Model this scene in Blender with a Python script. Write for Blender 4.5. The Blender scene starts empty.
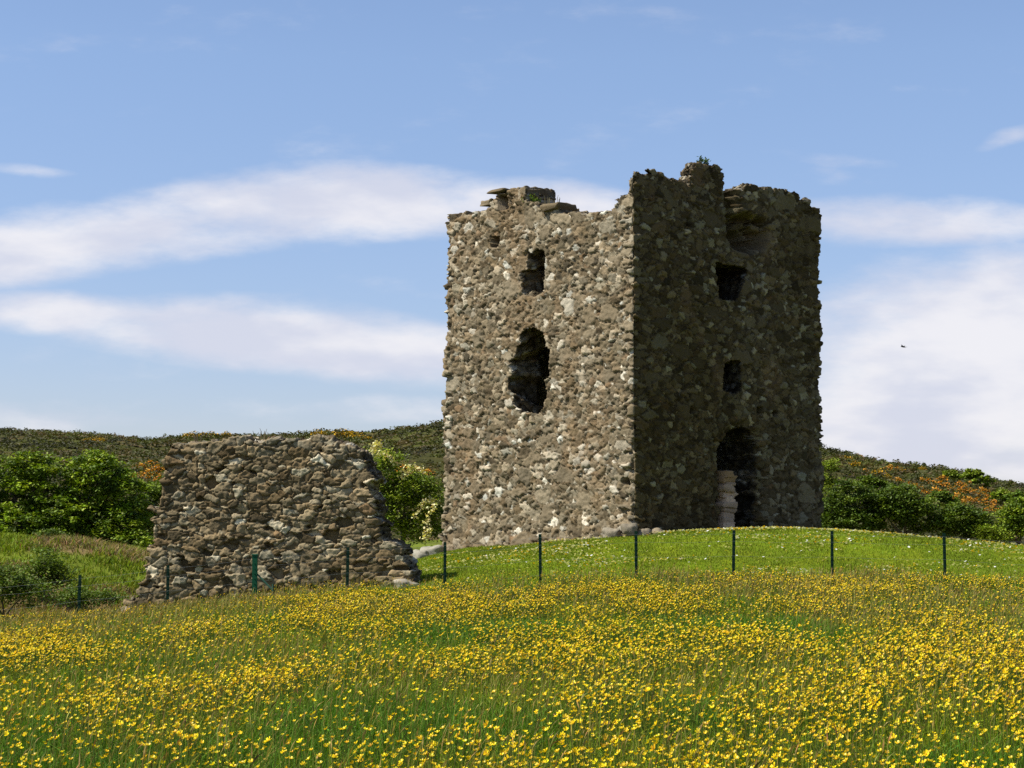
import bpy, math, random
import numpy as np
from mathutils import Vector

random.seed(7)
RNG = np.random.default_rng(11)
SC = bpy.context.scene
COL = SC.collection

# ------------------------------------------------------------------ camera
EYE = np.array([0.0, 0.0, 1.4])
FPX = 2000.0
PITCH = math.atan(161 / FPX)
cp, sp = math.cos(PITCH), math.sin(PITCH)


def ray(px, py):
    xc = (px - 512) / FPX
    yc = -(py - 384) / FPX
    return np.array([xc, cp - yc * sp, sp + yc * cp])


def at(px, py, Y):
    d = ray(px, py)
    return EYE + d * (Y / d[1])


cam = bpy.data.cameras.new('camera')
cam.sensor_width = 36
cam.lens = FPX / 1024 * 36
cam.clip_end = 5000
camo = bpy.data.objects.new('camera', cam)
COL.objects.link(camo)
camo.location = EYE
camo.rotation_euler = (math.pi / 2 + PITCH, 0, 0)
SC.camera = camo

# ------------------------------------------------------------------ noise


def h2(ix, iy, seed=0):
    n = (np.asarray(ix).astype(np.int64) * 374761393 + np.asarray(iy).astype(np.int64) * 668265263 + seed * 982451653) & 0xFFFFFFFF
    n = ((n ^ (n >> 13)) * 1274126177) & 0xFFFFFFFF
    n = ((n ^ (n >> 16)) * 2246822519) & 0xFFFFFFFF
    n = n ^ (n >> 15)
    return (n & 0xFFFFFF) / float(0x1000000)


def vn2(x, y, seed=0):
    x = np.asarray(x, float); y = np.asarray(y, float)
    ix = np.floor(x); iy = np.floor(y)
    fx = x - ix; fy = y - iy
    fx = fx * fx * (3 - 2 * fx); fy = fy * fy * (3 - 2 * fy)
    a = h2(ix, iy, seed); b = h2(ix + 1, iy, seed); c = h2(ix, iy + 1, seed); d = h2(ix + 1, iy + 1, seed)
    return (a * (1 - fx) + b * fx) * (1 - fy) + (c * (1 - fx) + d * fx) * fy


def fbm(x, y, seed=0, o=4):
    t = 0; a = .5; s = 0
    for k in range(o):
        t = t + a * vn2(x * 2 ** k, y * 2 ** k, seed + k * 17); s += a; a *= .5
    return t / s


def vn3(p, sc, seed=0):
    x, y, z = p[..., 0] * sc, p[..., 1] * sc, p[..., 2] * sc
    iz = np.floor(z); f = z - iz; f = f * f * (3 - 2 * f)
    return vn2(x + iz * 37.7, y + iz * 91.3, seed) * (1 - f) + vn2(x + (iz + 1) * 37.7, y + (iz + 1) * 91.3, seed) * f


def sstep(a, b, x):
    t = np.clip((x - a) / (b - a), 0, 1)
    return t * t * (3 - 2 * t)


def inpoly(x, y, poly):
    r = np.zeros(np.shape(x), bool)
    n = len(poly)
    for i in range(n):
        x1, y1 = poly[i]; x2, y2 = poly[(i + 1) % n]
        if y1 == y2:
            continue
        c = ((y1 > y) != (y2 > y)) & (x < (x2 - x1) * (y - y1) / (y2 - y1) + x1)
        r ^= c
    return r


def voronoi(x, y, cw, ch, seed, wamp=.35):
    """weighted cells: returns edge distance, random id values, cell centre"""
    X = x / cw; Y = y / ch
    ix = np.floor(X); iy = np.floor(Y)
    f1 = np.full(X.shape, 9.); f2 = np.full(X.shape, 9.)
    cx = np.zeros(X.shape); cy = np.zeros(X.shape); ci = np.zeros(X.shape); cj = np.zeros(X.shape)
    for dx in range(-2, 3):
        for dy in range(-2, 3):
            gx = ix + dx; gy = iy + dy
            sx = gx + .5 + (h2(gx, gy, seed) - .5) * .95
            sy = gy + .5 + (h2(gx, gy, seed + 1) - .5) * .95
            w = (h2(gx, gy, seed + 2) ** 2) * wamp * 2 - wamp * .6
            ax = np.abs(X - sx); ay = np.abs(Y - sy)
            d = (ax ** 2.5 + ay ** 2.5) ** .4 - w
            m = d < f1
            f2 = np.where(m, f1, np.minimum(f2, d))
            f1 = np.where(m, d, f1)
            cx = np.where(m, sx, cx); cy = np.where(m, sy, cy)
            ci = np.where(m, gx, ci); cj = np.where(m, gy, cj)
    return f2 - f1, ci, cj, cx * cw, cy * ch


# ------------------------------------------------------------------ terrain height
def tz(px, py, Y):
    return float(at(px, py, Y)[2])


ROWS = [
    (-90, [-60, 0, 60], [-.3, -.1, .2]),
    (0, [-30, 0, 30], [-.25, -.03, .15]),
    (9, [-30, -3, 3, 30], [-.4, -.04, .03, .2]),
    (45, [-24, -14, -9.7, -7.7, -5.8, -3.7, -1.5, .6, 2.8, 5, 7.2, 9.7, 14, 24],
     [-1.0, -.75, -.48, -.25, -.03, .15, .28, .42, .50, .53, .52, .47, .35, .1]),
    (48, [-24, -14, -10.2, -8.6, -6.5, -4, -2.3, -.6, 1, 2.8, 5, 7.2, 9.7, 14, 24],
     [-1.6, -1.5, -1.0, -.3, .05, .4, .62, .72, .88, 1.0, 1.05, 1.05, .95, .75, .2]),
    (51.7, [-24, -14, -10, -7, -4, -2, 0, 3.1, 5.5, 8, 8.9, 11, 13.3, 16, 26],
     [-2.0, -1.9, -1.5, -.5, .45, .9, 1.25, 1.64, 1.80, 1.82, 1.76, 1.53, 1.33, 1.0, .0]),
    (57.5, [-24, -14, -10, -7, -4, -2, 0, 3, 8.7, 11, 14, 18, 28],
     [-2.0, -2.0, -1.7, -.8, .6, 1.27, 1.45, 1.6, 1.6, 1.3, .9, .4, -.6]),
    (66, [-30, -17, -13, -9, -4, -1, 3, 9, 14, 20, 30], [-.4, -.9, -1.3, -1.4, .2, .9, 1.3, 1.0, .2, -.4, -.8]),
    (80, [-40, -21, -17, -14.6, -11, -6, 0, 10, 20, 40], [2.2, 1.75, 1.35, .75, 0, .1, .6, .4, -.4, -.6]),
    (95, [-50, -25, -16, -8, 0, 10, 25, 50], [1.9, 1.5, 1.0, .4, .6, .4, -.3, -.4]),
    (130, [-70, -30, 0, 20, 40, 70], [2.5, 2, 1.5, 1.0, .8, .6]),
]
SKY = [(-900, 412), (-500, 418), (-200, 424), (0, 430), (40, 432), (80, 434), (150, 441), (185, 437), (205, 435), (240, 436), (300, 435),
       (335, 432), (370, 432), (400, 429), (440, 424), (520, 414), (620, 410), (720, 420), (790, 438), (822, 448), (840, 452),
       (870, 459), (900, 463), (930, 467), (960, 472), (985, 478), (1024, 486), (1150, 508), (1400, 530), (1900, 545)]
SKX = np.array([(a - 512) / FPX for a, b in SKY])
SKZ = np.array([(tz(512, b, 320) - 1.4) / 320 for a, b in SKY])


def row_eval(k, x):
    Y, xs, zs = ROWS[k]
    t = 0
    for o in (-1.2, -.6, 0, .6, 1.2):
        t = t + np.interp(x + o, xs, zs)
    return t / 5


def G(x, y):
    x = np.asarray(x, float); y = np.asarray(y, float)
    x, y = np.broadcast_arrays(x, y)
    ys = [r[0] for r in ROWS]
    V = [row_eval(k, x) for k in range(len(ROWS))]
    out = np.zeros(x.shape)
    n = len(ys)
    M = []
    for k in range(n):
        if k == 0 or k == n - 1:
            M.append(np.zeros(x.shape)); continue
        a = (V[k] - V[k - 1]) / (ys[k] - ys[k - 1]); b = (V[k + 1] - V[k]) / (ys[k + 1] - ys[k])
        M.append(np.where(a * b > 0, 2 * a * b / (a + b + 1e-9 * np.sign(a + b + 1e-12)), 0))
    for k in range(n - 1):
        m = (y >= ys[k]) & (y < ys[k + 1])
        if k == 0:
            m |= y < ys[0]
        h = ys[k + 1] - ys[k]
        t = np.clip((y - ys[k]) / h, 0, 1)
        v = (2 * t**3 - 3 * t**2 + 1) * V[k] + (t**3 - 2 * t**2 + t) * h * M[k] + (-2 * t**3 + 3 * t**2) * V[k + 1] + (t**3 - t**2) * h * M[k + 1]
        out = np.where(m, v, out)
    # hill beyond 130 m
    far = y >= 130
    if far.any():
        yy = np.maximum(y, 130)
        ta = x / yy
        sk = np.interp(ta, SKX, SKZ) * 320 + 1.4
        base = V[-1]
        t = np.clip((yy - 130) / 190, 0, 1)
        up = base + (sk - base) * (t ** 1.05)
        up = up + (fbm(x * .035, yy * .02, 5) - .5) * 5 * np.sin(np.pi * t) * (t < 1)
        dn = sk - (yy - 320) * .03
        hz = np.where(yy < 320, up, dn)
        out = np.where(far, hz, out)
    out = out + (fbm(x * .5, y * .35, 3, 3) - .5) * .10 * sstep(4, 14, np.abs(y))
    return out


def hit(px, py, y0=60., y1=330.):
    d = ray(px, py)
    Y = np.linspace(y0, y1, 1500)
    P = EYE[None] + d[None] * (Y / d[1])[:, None]
    g = G(P[:, 0], P[:, 1])
    k = np.nonzero(P[:, 2] < g)[0]
    k = k[0] if len(k) else len(Y) - 1
    return np.array([P[k, 0], P[k, 1], g[k]])


# ------------------------------------------------------------------ mesh helpers
def mesh_np(name, V, loops, sizes, mats, mat_idx=None, col=None, smooth=False, parent=None):
    me = bpy.data.meshes.new(name)
    V = np.asarray(V, np.float32); loops = np.asarray(loops, np.int32); sizes = np.asarray(sizes, np.int32)
    me.vertices.add(len(V)); me.vertices.foreach_set('co', V.ravel())
    me.loops.add(len(loops)); me.loops.foreach_set('vertex_index', loops)
    me.polygons.add(len(sizes))
    st = np.zeros(len(sizes), np.int32); st[1:] = np.cumsum(sizes)[:-1]
    me.polygons.foreach_set('loop_start', st)
    if mat_idx is not None:
        me.polygons.foreach_set('material_index', np.asarray(mat_idx, np.int32))
    me.polygons.foreach_set('use_smooth', np.full(len(sizes), smooth, bool))
    if col is not None:
        a = me.color_attributes.new('tint', 'FLOAT_COLOR', 'POINT')
        c = np.ones((len(V), 4), np.float32); c[:, :3] = col
        a.data.foreach_set('color', c.ravel())
    me.update(calc_edges=True)
    me.validate()
    for m in (mats if isinstance(mats, (list, tuple)) else [mats]):
        me.materials.append(m)
    o = bpy.data.objects.new(name, me)
    COL.objects.link(o)
    if parent is not None:
        o.parent = parent
    return o


def quads(name, V, Q, mats, **k):
    Q = np.asarray(Q)
    return mesh_np(name, V, Q.ravel(), np.full(len(Q), Q.shape[1]), mats, **k)


def tag(o, label=None, cat=None, group=None, kind=None):
    if label: o['label'] = label
    if cat: o['category'] = cat
    if group: o['group'] = group
    if kind: o['kind'] = kind
    return o


def empty(name, loc):
    o = bpy.data.objects.new(name, None)
    COL.objects.link(o); o.location = loc
    o.empty_display_size = .2
    return o


class MB:
    def __init__(s): s.v = []; s.l = []; s.s = []; s.m = []; s.c = []; s.n = 0

    def add(s, V, F, mi=0, col=(1, 1, 1)):
        V = np.asarray(V, float)
        s.v.append(V)
        for f in F:
            s.l.extend([int(i) + s.n for i in f]); s.s.append(len(f)); s.m.append(mi)
        s.c.append(np.broadcast_to(np.asarray(col, float), (len(V), 3)))
        s.n += len(V)

    def tube(s, pts, rad, n=8, mi=0, col=(1, 1, 1), jit=0):
        pts = [np.asarray(p, float) for p in pts]
        V = []; F = []
        for i, p in enumerate(pts):
            a = pts[max(i - 1, 0)]; b = pts[min(i + 1, len(pts) - 1)]
            t = (b - a) / (np.linalg.norm(b - a) + 1e-9)
            r = np.array([1., 0, 0]) if abs(t[0]) < .9 else np.array([0, 1., 0])
            e1 = np.cross(t, r); e1 /= np.linalg.norm(e1); e2 = np.cross(t, e1)
            R = rad[i] if hasattr(rad, '__len__') else rad
            for k in range(n):
                an = 2 * math.pi * k / n
                rr = R * (1 + jit * (random.random() - .5))
                V.append(p + (e1 * math.cos(an) + e2 * math.sin(an)) * rr)
        for i in range(len(pts) - 1):
            for k in range(n):
                F.append((i * n + k, i * n + (k + 1) % n, (i + 1) * n + (k + 1) % n, (i + 1) * n + k))
        F.append(tuple(range(n - 1, -1, -1))); F.append(tuple(range((len(pts) - 1) * n, len(pts) * n)))
        s.add(V, F, mi, col)

    def box(s, c, h, mi=0, col=(1, 1, 1), bev=.15, rot=0.):
        c = np.asarray(c, float); h = np.asarray(h, float)
        b = min(h) * bev
        V = []
        for z, k in ((-h[2], b), (-h[2] + b, 0), (h[2] - b, 0), (h[2], b)):
            for x, y in ((-1, -1), (1, -1), (1, 1), (-1, 1)):
                q = np.array([x * (h[0] - k), y * (h[1] - k), z])
                q = np.array([q[0] * math.cos(rot) - q[1] * math.sin(rot), q[0] * math.sin(rot) + q[1] * math.cos(rot), q[2]])
                V.append(c + q)
        F = [(3, 2, 1, 0), (12, 13, 14, 15)]
        for i in range(3):
            for k in range(4):
                F.append((i * 4 + k, i * 4 + (k + 1) % 4, i * 4 + 4 + (k + 1) % 4, i * 4 + 4 + k))
        s.add(V, F, mi, col)

    def build(s, name, mats, parent=None, smooth=False):
        V = np.concatenate(s.v)
        if parent is not None:
            V = V - np.array(parent.location)
        return mesh_np(name, V, s.l, s.s, mats, mat_idx=s.m, col=np.concatenate(s.c), smooth=smooth, parent=parent)


# ------------------------------------------------------------------ materials
def newmat(name):
    m = bpy.data.materials.new(name); m.use_nodes = True
    nt = m.node_tree; nt.nodes.clear()
    out = nt.nodes.new('ShaderNodeOutputMaterial')
    return m, nt, out


def N(nt, typ, **k):
    n = nt.nodes.new(typ)
    for a, b in k.items():
        if a == 'op': n.operation = b
        else: setattr(n, a, b)
    return n


def mathn(nt, op, a, b=None, c=None, clamp=False):
    n = nt.nodes.new('ShaderNodeMath'); n.operation = op; n.use_clamp = clamp
    for i, v in enumerate((a, b, c)):
        if v is None: continue
        if isinstance(v, (int, float)): n.inputs[i].default_value = v
        else: nt.links.new(v, n.inputs[i])
    return n.outputs[0]


def mixc(nt, f, a, b, mode='MIX'):
    n = nt.nodes.new('ShaderNodeMix'); n.data_type = 'RGBA'; n.blend_type = mode
    for s, v in ((n.inputs[0], f), (n.inputs[6], a), (n.inputs[7], b)):
        if isinstance(v, (int, float)): s.default_value = v
        elif isinstance(v, tuple): s.default_value = (*v, 1)
        else: nt.links.new(v, s)
    return n.outputs[2]


def noise_n(nt, scale, detail=4, rough=.6, vec=None):
    n = nt.nodes.new('ShaderNodeTexNoise'); n.inputs['Scale'].default_value = scale
    n.inputs['Detail'].default_value = detail; n.inputs['Roughness'].default_value = rough
    if vec is not None: nt.links.new(vec, n.inputs['Vector'])
    return n.outputs['Fac']


def tint_mat(name, var=.35, nscale=6., rough=.8, transl=0., bump=0., bscale=40., tcol=None, lichen=False, spec=.2):
    m, nt, out = newmat(name)
    at_ = N(nt, 'ShaderNodeAttribute', attribute_name='tint')
    tc = N(nt, 'ShaderNodeTexCoord')
    no = noise_n(nt, nscale, 5, .65, tc.outputs['Object'])
    k = mathn(nt, 'MULTIPLY_ADD', no, 2 * var, 1 - var)
    col = mixc(nt, 1.0, at_.outputs['Color'], (1, 1, 1))
    cmb = N(nt, 'ShaderNodeVectorMath', operation='SCALE')
    nt.links.new(at_.outputs['Color'], cmb.inputs[0]); nt.links.new(k, cmb.inputs['Scale'])
    col = cmb.outputs[0]
    if lichen:
        l1 = noise_n(nt, 9., 6, .75, tc.outputs['Object'])
        f1 = mathn(nt, 'MULTIPLY', mathn(nt, 'SUBTRACT', l1, .60), 9., clamp=True)
        col = mixc(nt, mathn(nt, 'MULTIPLY', f1, .3), col, (.30, .28, .22))
        l2 = noise_n(nt, 1.1, 4, .7, tc.outputs['Object'])
        f2 = mathn(nt, 'MULTIPLY', mathn(nt, 'SUBTRACT', l2, .56), 5., clamp=True)
        col = mixc(nt, mathn(nt, 'MULTIPLY', f2, .35), col, (.12, .09, .045))
        l3 = noise_n(nt, 24., 3, .7, tc.outputs['Object'])
        f3 = mathn(nt, 'MULTIPLY', mathn(nt, 'SUBTRACT', l3, .63), 10., clamp=True)
        col = mixc(nt, mathn(nt, 'MULTIPLY', f3, .5), col, (.06, .045, .026))
    p = N(nt, 'ShaderNodeBsdfPrincipled')
    nt.links.new(col, p.inputs['Base Color'])
    p.inputs['Roughness'].default_value = rough
    p.inputs['Specular IOR Level'].default_value = spec
    sh = p.outputs[0]
    if bump:
        b = N(nt, 'ShaderNodeBump'); b.inputs['Strength'].default_value = bump; b.inputs['Distance'].default_value = .03
        nt.links.new(noise_n(nt, bscale, 6, .7, tc.outputs['Object']), b.inputs['Height'])
        nt.links.new(b.outputs[0], p.inputs['Normal'])
    if transl:
        t = N(nt, 'ShaderNodeBsdfTranslucent')
        tv = N(nt, 'ShaderNodeVectorMath', operation='MULTIPLY')
        nt.links.new(col, tv.inputs[0]); tv.inputs[1].default_value = tcol or (1.1, 1.2, .6)
        nt.links.new(tv.outputs[0], t.inputs['Color'])
        mx = N(nt, 'ShaderNodeMixShader'); mx.inputs[0].default_value = transl
        nt.links.new(sh, mx.inputs[1]); nt.links.new(t.outputs[0], mx.inputs[2])
        sh = mx.outputs[0]
    nt.links.new(sh, out.inputs['Surface'])
    return m


M_STONE = tint_mat('rubble_stone', .38, 14., .95, bump=.55, bscale=26., lichen=True, spec=.1)
M_GROUND = tint_mat('ground_soil_and_grass', .4, 3., .95, bump=.5, bscale=12., spec=.05)
M_GRASS = tint_mat('grass_blades', .2, 1.5, .65, transl=.3, spec=.2)
M_PETAL = tint_mat('petals', .12, 30., .45, transl=.25, tcol=(1.1, 1.0, .3), spec=.3)
M_LEAF = tint_mat('leaves', .2, 1.2, .6, transl=.22, spec=.25)
M_BARK = tint_mat('bark', .4, 8., .9, bump=.5, bscale=20.)
M_PAINT = tint_mat('green_post_paint', .25, 25., .8, bump=.1, spec=.1)
M_WIRE = tint_mat('fence_wire', .15, 20., .45, spec=.5)
M_FEATHER = tint_mat('feathers', .2, 30., .7)

# ------------------------------------------------------------------ leaf clouds


def leaf_cloud(P, size, colr, up=.5, seed=1, aspect=.6):
    """diamond leaves at points P; returns V, Q, col"""
    r = np.random.default_rng(seed)
    n = len(P)
    nn = r.normal(size=(n, 3)); nn[:, 2] = np.abs(nn[:, 2]) + up
    nn /= np.linalg.norm(nn, axis=1)[:, None]
    t = r.normal(size=(n, 3)); t -= nn * (t * nn).sum(1)[:, None]; t /= np.linalg.norm(t, axis=1)[:, None]
    b = np.cross(nn, t)
    sz = (np.asarray(size) * r.uniform(.65, 1.35, n))[:, None]
    bend = nn * sz * r.uniform(-.25, .1, (n, 1))
    V = np.stack([P - t * sz, P - b * sz * aspect + bend * -.4, P + t * sz + bend, P + b * sz * aspect + bend * -.4], 1).reshape(-1, 3)
    Q = np.arange(n * 4).reshape(n, 4)
    return V, Q, np.repeat(colr, 4, 0)


def jit_col(base, n, var, r, hue=.1):
    base = np.asarray(base, float)
    k = np.clip(1 + r.normal(size=(n, 1)) * var, .35, 2)
    h = 1 + r.normal(size=(n, 3)) * hue
    return np.clip(base * k * h, .002, .9)


# ---- tower frame
SIDE = 7.64
AN = math.radians(42.55)
DU = np.array([math.cos(AN), math.sin(AN)]); DV = np.array([-math.sin(AN), math.cos(AN)])
C0 = np.array([3.18, 52.0])
KU = 1.012          # the shaded face is slightly longer than the sunny one
TH = 1.25



# ================================================================== GROUND
def graded(lo, hi, d0, x0, x1, grow=1.18):
    c = list(np.arange(x0, x1 + 1e-6, d0))
    d = d0; x = x0; L = []
    while x > lo:
        d *= grow; x -= d; L.append(max(x, lo))
    d = d0; x = c[-1]; R = []
    while x < hi:
        d *= grow; x += d; R.append(min(x, hi))
    return np.array(L[::-1] + c + R)


def sheet(name, xs, ys, colfn, mat):
    X, Y = np.meshgrid(xs, ys, indexing='ij')
    Z = G(X, Y)
    V = np.stack([X, Y, Z], -1).reshape(-1, 3)
    nx, ny = X.shape
    idx = np.arange(nx * ny).reshape(nx, ny)
    Q = np.stack([idx[:-1, :-1], idx[1:, :-1], idx[1:, 1:], idx[:-1, 1:]], -1).reshape(-1, 4)
    return quads(name, V, Q, mat, col=colfn(V), smooth=True), V


def lawn_w(x, y):
    """1 where the turf is mown: beyond the fence line"""
    return sstep(45.3, 46.4, y + (fbm(x * .8, y * .8, 40) - .5) * 1.2 + np.clip(-x - 2, 0, 9) * -.35)


def ground_col(V):
    x, y = V[:, 0], V[:, 1]
    n1 = fbm(x * .35, y * .35, 21); n2 = fbm(x * 2.5, y * 1.5, 22)
    meadow = np.array([.060, .070, .008]) * (0.7 + .7 * n2)[:, None]
    lawn = np.array([.105, .150, .008]) * (.75 + .5 * n1)[:, None] + np.array([.03, .02, 0]) * (n2 > .6)[:, None]
    rough = np.array([.10, .125, .012]) * (.6 + .8 * n1)[:, None]
    br = sstep(.48, .60, fbm(x * .28 + 5, y * .16, 33))[:, None]
    rough = rough * (1 - br) + np.array([.17, .12, .05]) * br
    w = lawn_w(x, y)[:, None]
    c = meadow * (1 - w) + lawn * w
    f = np.maximum(sstep(60, 66, y), sstep(-9.6, -10.6, x) * sstep(46, 47.5, y))[:, None]
    c = c * (1 - f) + rough * f
    q = np.stack([x - C0[0], y - C0[1]], -1); u_ = q @ DU; v_ = q @ DV
    e = (sstep(-.75, -.2, u_ - (n2 - .5) * .5) * (u_ < .6) * (v_ > -.6) * (v_ < SIDE + .5) + sstep(-.4, -.1, v_) * (v_ < .5) * (u_ > -.5) * (u_ < 2.2)).clip(0, 1)[:, None]
    c = c * (1 - e) + np.array([.15, .105, .055]) * e
    return c


xs = graded(-110, 110, .28, -17, 17, 1.13)
ys = np.concatenate([np.arange(-90, 4, 3.), np.arange(4, 44, .5), np.arange(44, 62, .25), np.arange(62, 100, .6), np.arange(100, 134.1, 1.5)])
ground, _ = sheet('ground', xs, ys, ground_col, M_GROUND)
tag(ground, kind='structure')


def hill_col(V):
    x, y = V[:, 0], V[:, 1]
    n1 = fbm(x * .05, y * .03, 51); n2 = fbm(x * .4, y * .25, 52)
    a = np.array([.042, .042, .011]); b = np.array([.062, .068, .013]); c = np.array([.09, .064, .024])
    w = sstep(.42, .6, n1)[:, None]
    o = a * (1 - w) + b * w
    w2 = sstep(.56, .68, n2)[:, None]
    return o * (1 - w2) + c * w2


xs = graded(-420, 420, 1.4, -100, 100, 1.12)
ys = np.concatenate([np.arange(131.5, 340, 1.6), np.arange(340, 800, 12.)])
hills, _ = sheet('hills', xs, ys, hill_col, M_GROUND)
tag(hills, kind='structure')

# ================================================================== STONE SHELLS


def stone_color(ci, cj, seed, pal, w):
    u = h2(ci, cj, seed)
    pal = np.asarray(pal); cw = np.cumsum(w) / np.sum(w)
    k = np.searchsorted(cw, u)
    c = pal[np.clip(k, 0, len(pal) - 1)]
    j = .72 + .56 * h2(ci, cj, seed + 5)
    warm = (h2(ci, cj, seed + 6) - .5) * .12
    c = c * j[..., None]
    c = c * np.stack([1 + warm, np.ones_like(warm), 1 - warm], -1)
    return c


PAL = [(.190, .150, .092), (.140, .108, .062), (.240, .196, .126), (.325, .282, .200), (.50, .46, .36), (.088, .069, .041), (.195, .136, .077)]
PALW = [.28, .22, .2, .13, .06, .10, .02]


def shell(name, Po, Pi, keep, colr, mat, closed, parent=None, n=8, warp=None, amp=.07):
    ns, nz = Po.shape[:2]
    kf = keep
    I = np.arange(ns * nz).reshape(ns, nz)
    I2 = np.concatenate([I, I[:1]], 0) if closed else I
    A = I2[:-1, :-1]; B = I2[1:, :-1]; Cc = I2[1:, 1:]; D = I2[:-1, 1:]
    Kp = np.zeros((kf.shape[0] + 2, kf.shape[1] + 2), bool)
    Kp[1:-1, 1:-1] = kf
    if closed:
        Kp[0, 1:-1] = kf[-1]; Kp[-1, 1:-1] = kf[0]
    left = kf & ~Kp[:-2, 1:-1]; right = kf & ~Kp[2:, 1:-1]; bot = kf & ~Kp[1:-1, :-2]; top = kf & ~Kp[1:-1, 2:]
    bot[:, 0] = False
    e = np.concatenate([np.stack([D[left], A[left]], -1), np.stack([B[right], Cc[right]], -1),
                        np.stack([A[bot], B[bot]], -1), np.stack([Cc[top], D[top]], -1)])
    outer = np.stack([A[kf], B[kf], Cc[kf], D[kf]], -1)
    nv = ns * nz
    inner = np.stack([A[kf], D[kf], Cc[kf], B[kf]], -1) + nv
    bv = np.unique(e)
    mp = np.full(nv, -1); mp[bv] = np.arange(len(bv))
    po = Po.reshape(-1, 3); pi = Pi.reshape(-1, 3)
    V = [po, pi]; Cs = [colr.reshape(-1, 3)] * 2
    off = [None] * (n + 1)
    base = 2 * nv
    for k in range(1, n):
        t = k / n
        P = po[bv] * (1 - t) + pi[bv] * t
        if warp: P = warp(P, bv, t)
        zc = np.floor(P[:, 2] / .14 + .6 * vn3(P, 3., 5))
        lc = np.floor((P[:, 0] * .8 - P[:, 1] * .55) / .2 + h2(zc, 3, 9) * 5 + .7 * vn3(P, 4., 6))
        dc_ = np.floor(t * 1.25 / .21 + h2(zc, 4, 9) * 3)
        key = lc * 31 + dc_ * 7
        d = np.stack([h2(zc, key, 7), h2(zc, key, 8), h2(zc, key, 9)], -1) - .5
        d2 = np.stack([vn3(P, 9., 7), vn3(P, 9., 8), vn3(P, 9., 9)], -1) - .5
        P = P + (d * 1.1 + d2 * 1.3) * amp * min(1, k / 2)
        V.append(P)
        c = stone_color(zc, key, 80, PAL, PALW) * ((Cs[0][bv].mean(1) / .17).clip(.2, 1.05) ** 1.4)[:, None]  # sides of openings coloured darker on dark faces, painting shade into the reveals
        Cs.append(c)
        off[k] = base; base += len(bv)

    def ix(v, k):
        if k == 0: return v
        if k == n: return v + nv
        return off[k] + mp[v]
    strips = [np.stack([ix(e[:, 1], k), ix(e[:, 0], k), ix(e[:, 0], k + 1), ix(e[:, 1], k + 1)], -1) for k in range(n)]
    Q = np.concatenate([outer, inner] + strips)
    V = np.concatenate(V); Cs = np.concatenate(Cs)
    used = np.zeros(len(V), bool); used[Q.ravel()] = True
    re = np.cumsum(used) - 1
    V = V[used]; Cs = Cs[used]; Q = re[Q]
    if parent is not None: V = V - np.array(parent.location)
    return quads(name, V, Q, mat, col=Cs, smooth=True, parent=parent)


def face_sz(px, py, face):
    d = ray(px, py)
    n = DV if face == 'R' else DU       # plane v=0 or u=0
    t = ((C0 - EYE[:2]) @ n) / (d[:2] @ n)
    P = EYE + d * t
    q = P[:2] - C0
    return (SIDE - q @ DU / KU, P[2]) if face == 'R' else (SIDE + q @ DV, P[2])


def fpoly(pts, face): return [face_sz(a, b, face) for a, b in pts]


topL = [(449, 214), (455, 212), (470, 211), (484, 211), (487, 206), (491, 200), (496, 192), (510, 189), (523, 188), (525, 204), (533, 204), (545, 204), (556, 207),
        (566, 212), (578, 215), (590, 213), (600, 209), (612, 206), (615, 200), (620, 194), (627, 190), (630, 178), (634, 170)]
topR = [(640, 168), (650, 166), (660, 170), (668, 175), (682, 181), (690, 180), (695, 168), (702, 162), (712, 161), (724, 167), (727, 180), (732, 190), (739, 189), (748, 184),
        (758, 183), (775, 183), (778, 189), (786, 187), (800, 193), (810, 200), (817, 210)]
prof = [face_sz(a, b, 'L') for a, b in topL] + [face_sz(a, b, 'R') for a, b in topR]
prof += [(2 * SIDE + .5, prof[0][1] - .3), (3 * SIDE - 1, 9.9), (3 * SIDE + 2, 9.4), (4 * SIDE - .6, prof[-1][1] - .5), (4 * SIDE, prof[-1][1])]
prof.sort()
PS = np.array([p[0] for p in prof]); PZ = np.array([p[1] for p in prof])

W1 = fpoly([(521, 252), (526, 249), (529, 254), (535, 249), (543, 251), (542, 293), (533, 296), (522, 295), (519, 272)], 'L')
W2 = fpoly([(519, 335), (524, 329), (533, 327), (543, 332), (544, 347), (549, 350), (548, 377), (544, 380), (545, 394), (543, 408), (537, 415), (525, 411), (519, 413), (513, 404), (513, 394), (508, 392), (507, 378), (511, 374), (508, 361), (515, 357), (515, 346), (519, 345)], 'L')
W3 = fpoly([(717, 262), (732, 265), (749, 267), (748, 275), (743, 290), (738, 300), (722, 299), (719, 285)], 'R')
W4 = fpoly([(725, 363), (733, 359), (741, 361), (741, 391), (732, 393), (724, 391)], 'R')
DR = fpoly([(720, 472), (720, 452), (725, 438), (734, 428), (744, 425), (752, 430), (757, 445), (759, 465), (757, 485), (758, 505), (757, 560), (720, 560), (721, 515)], 'R')
HOLES = [W1, W2, W3, W4, DR]
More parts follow.
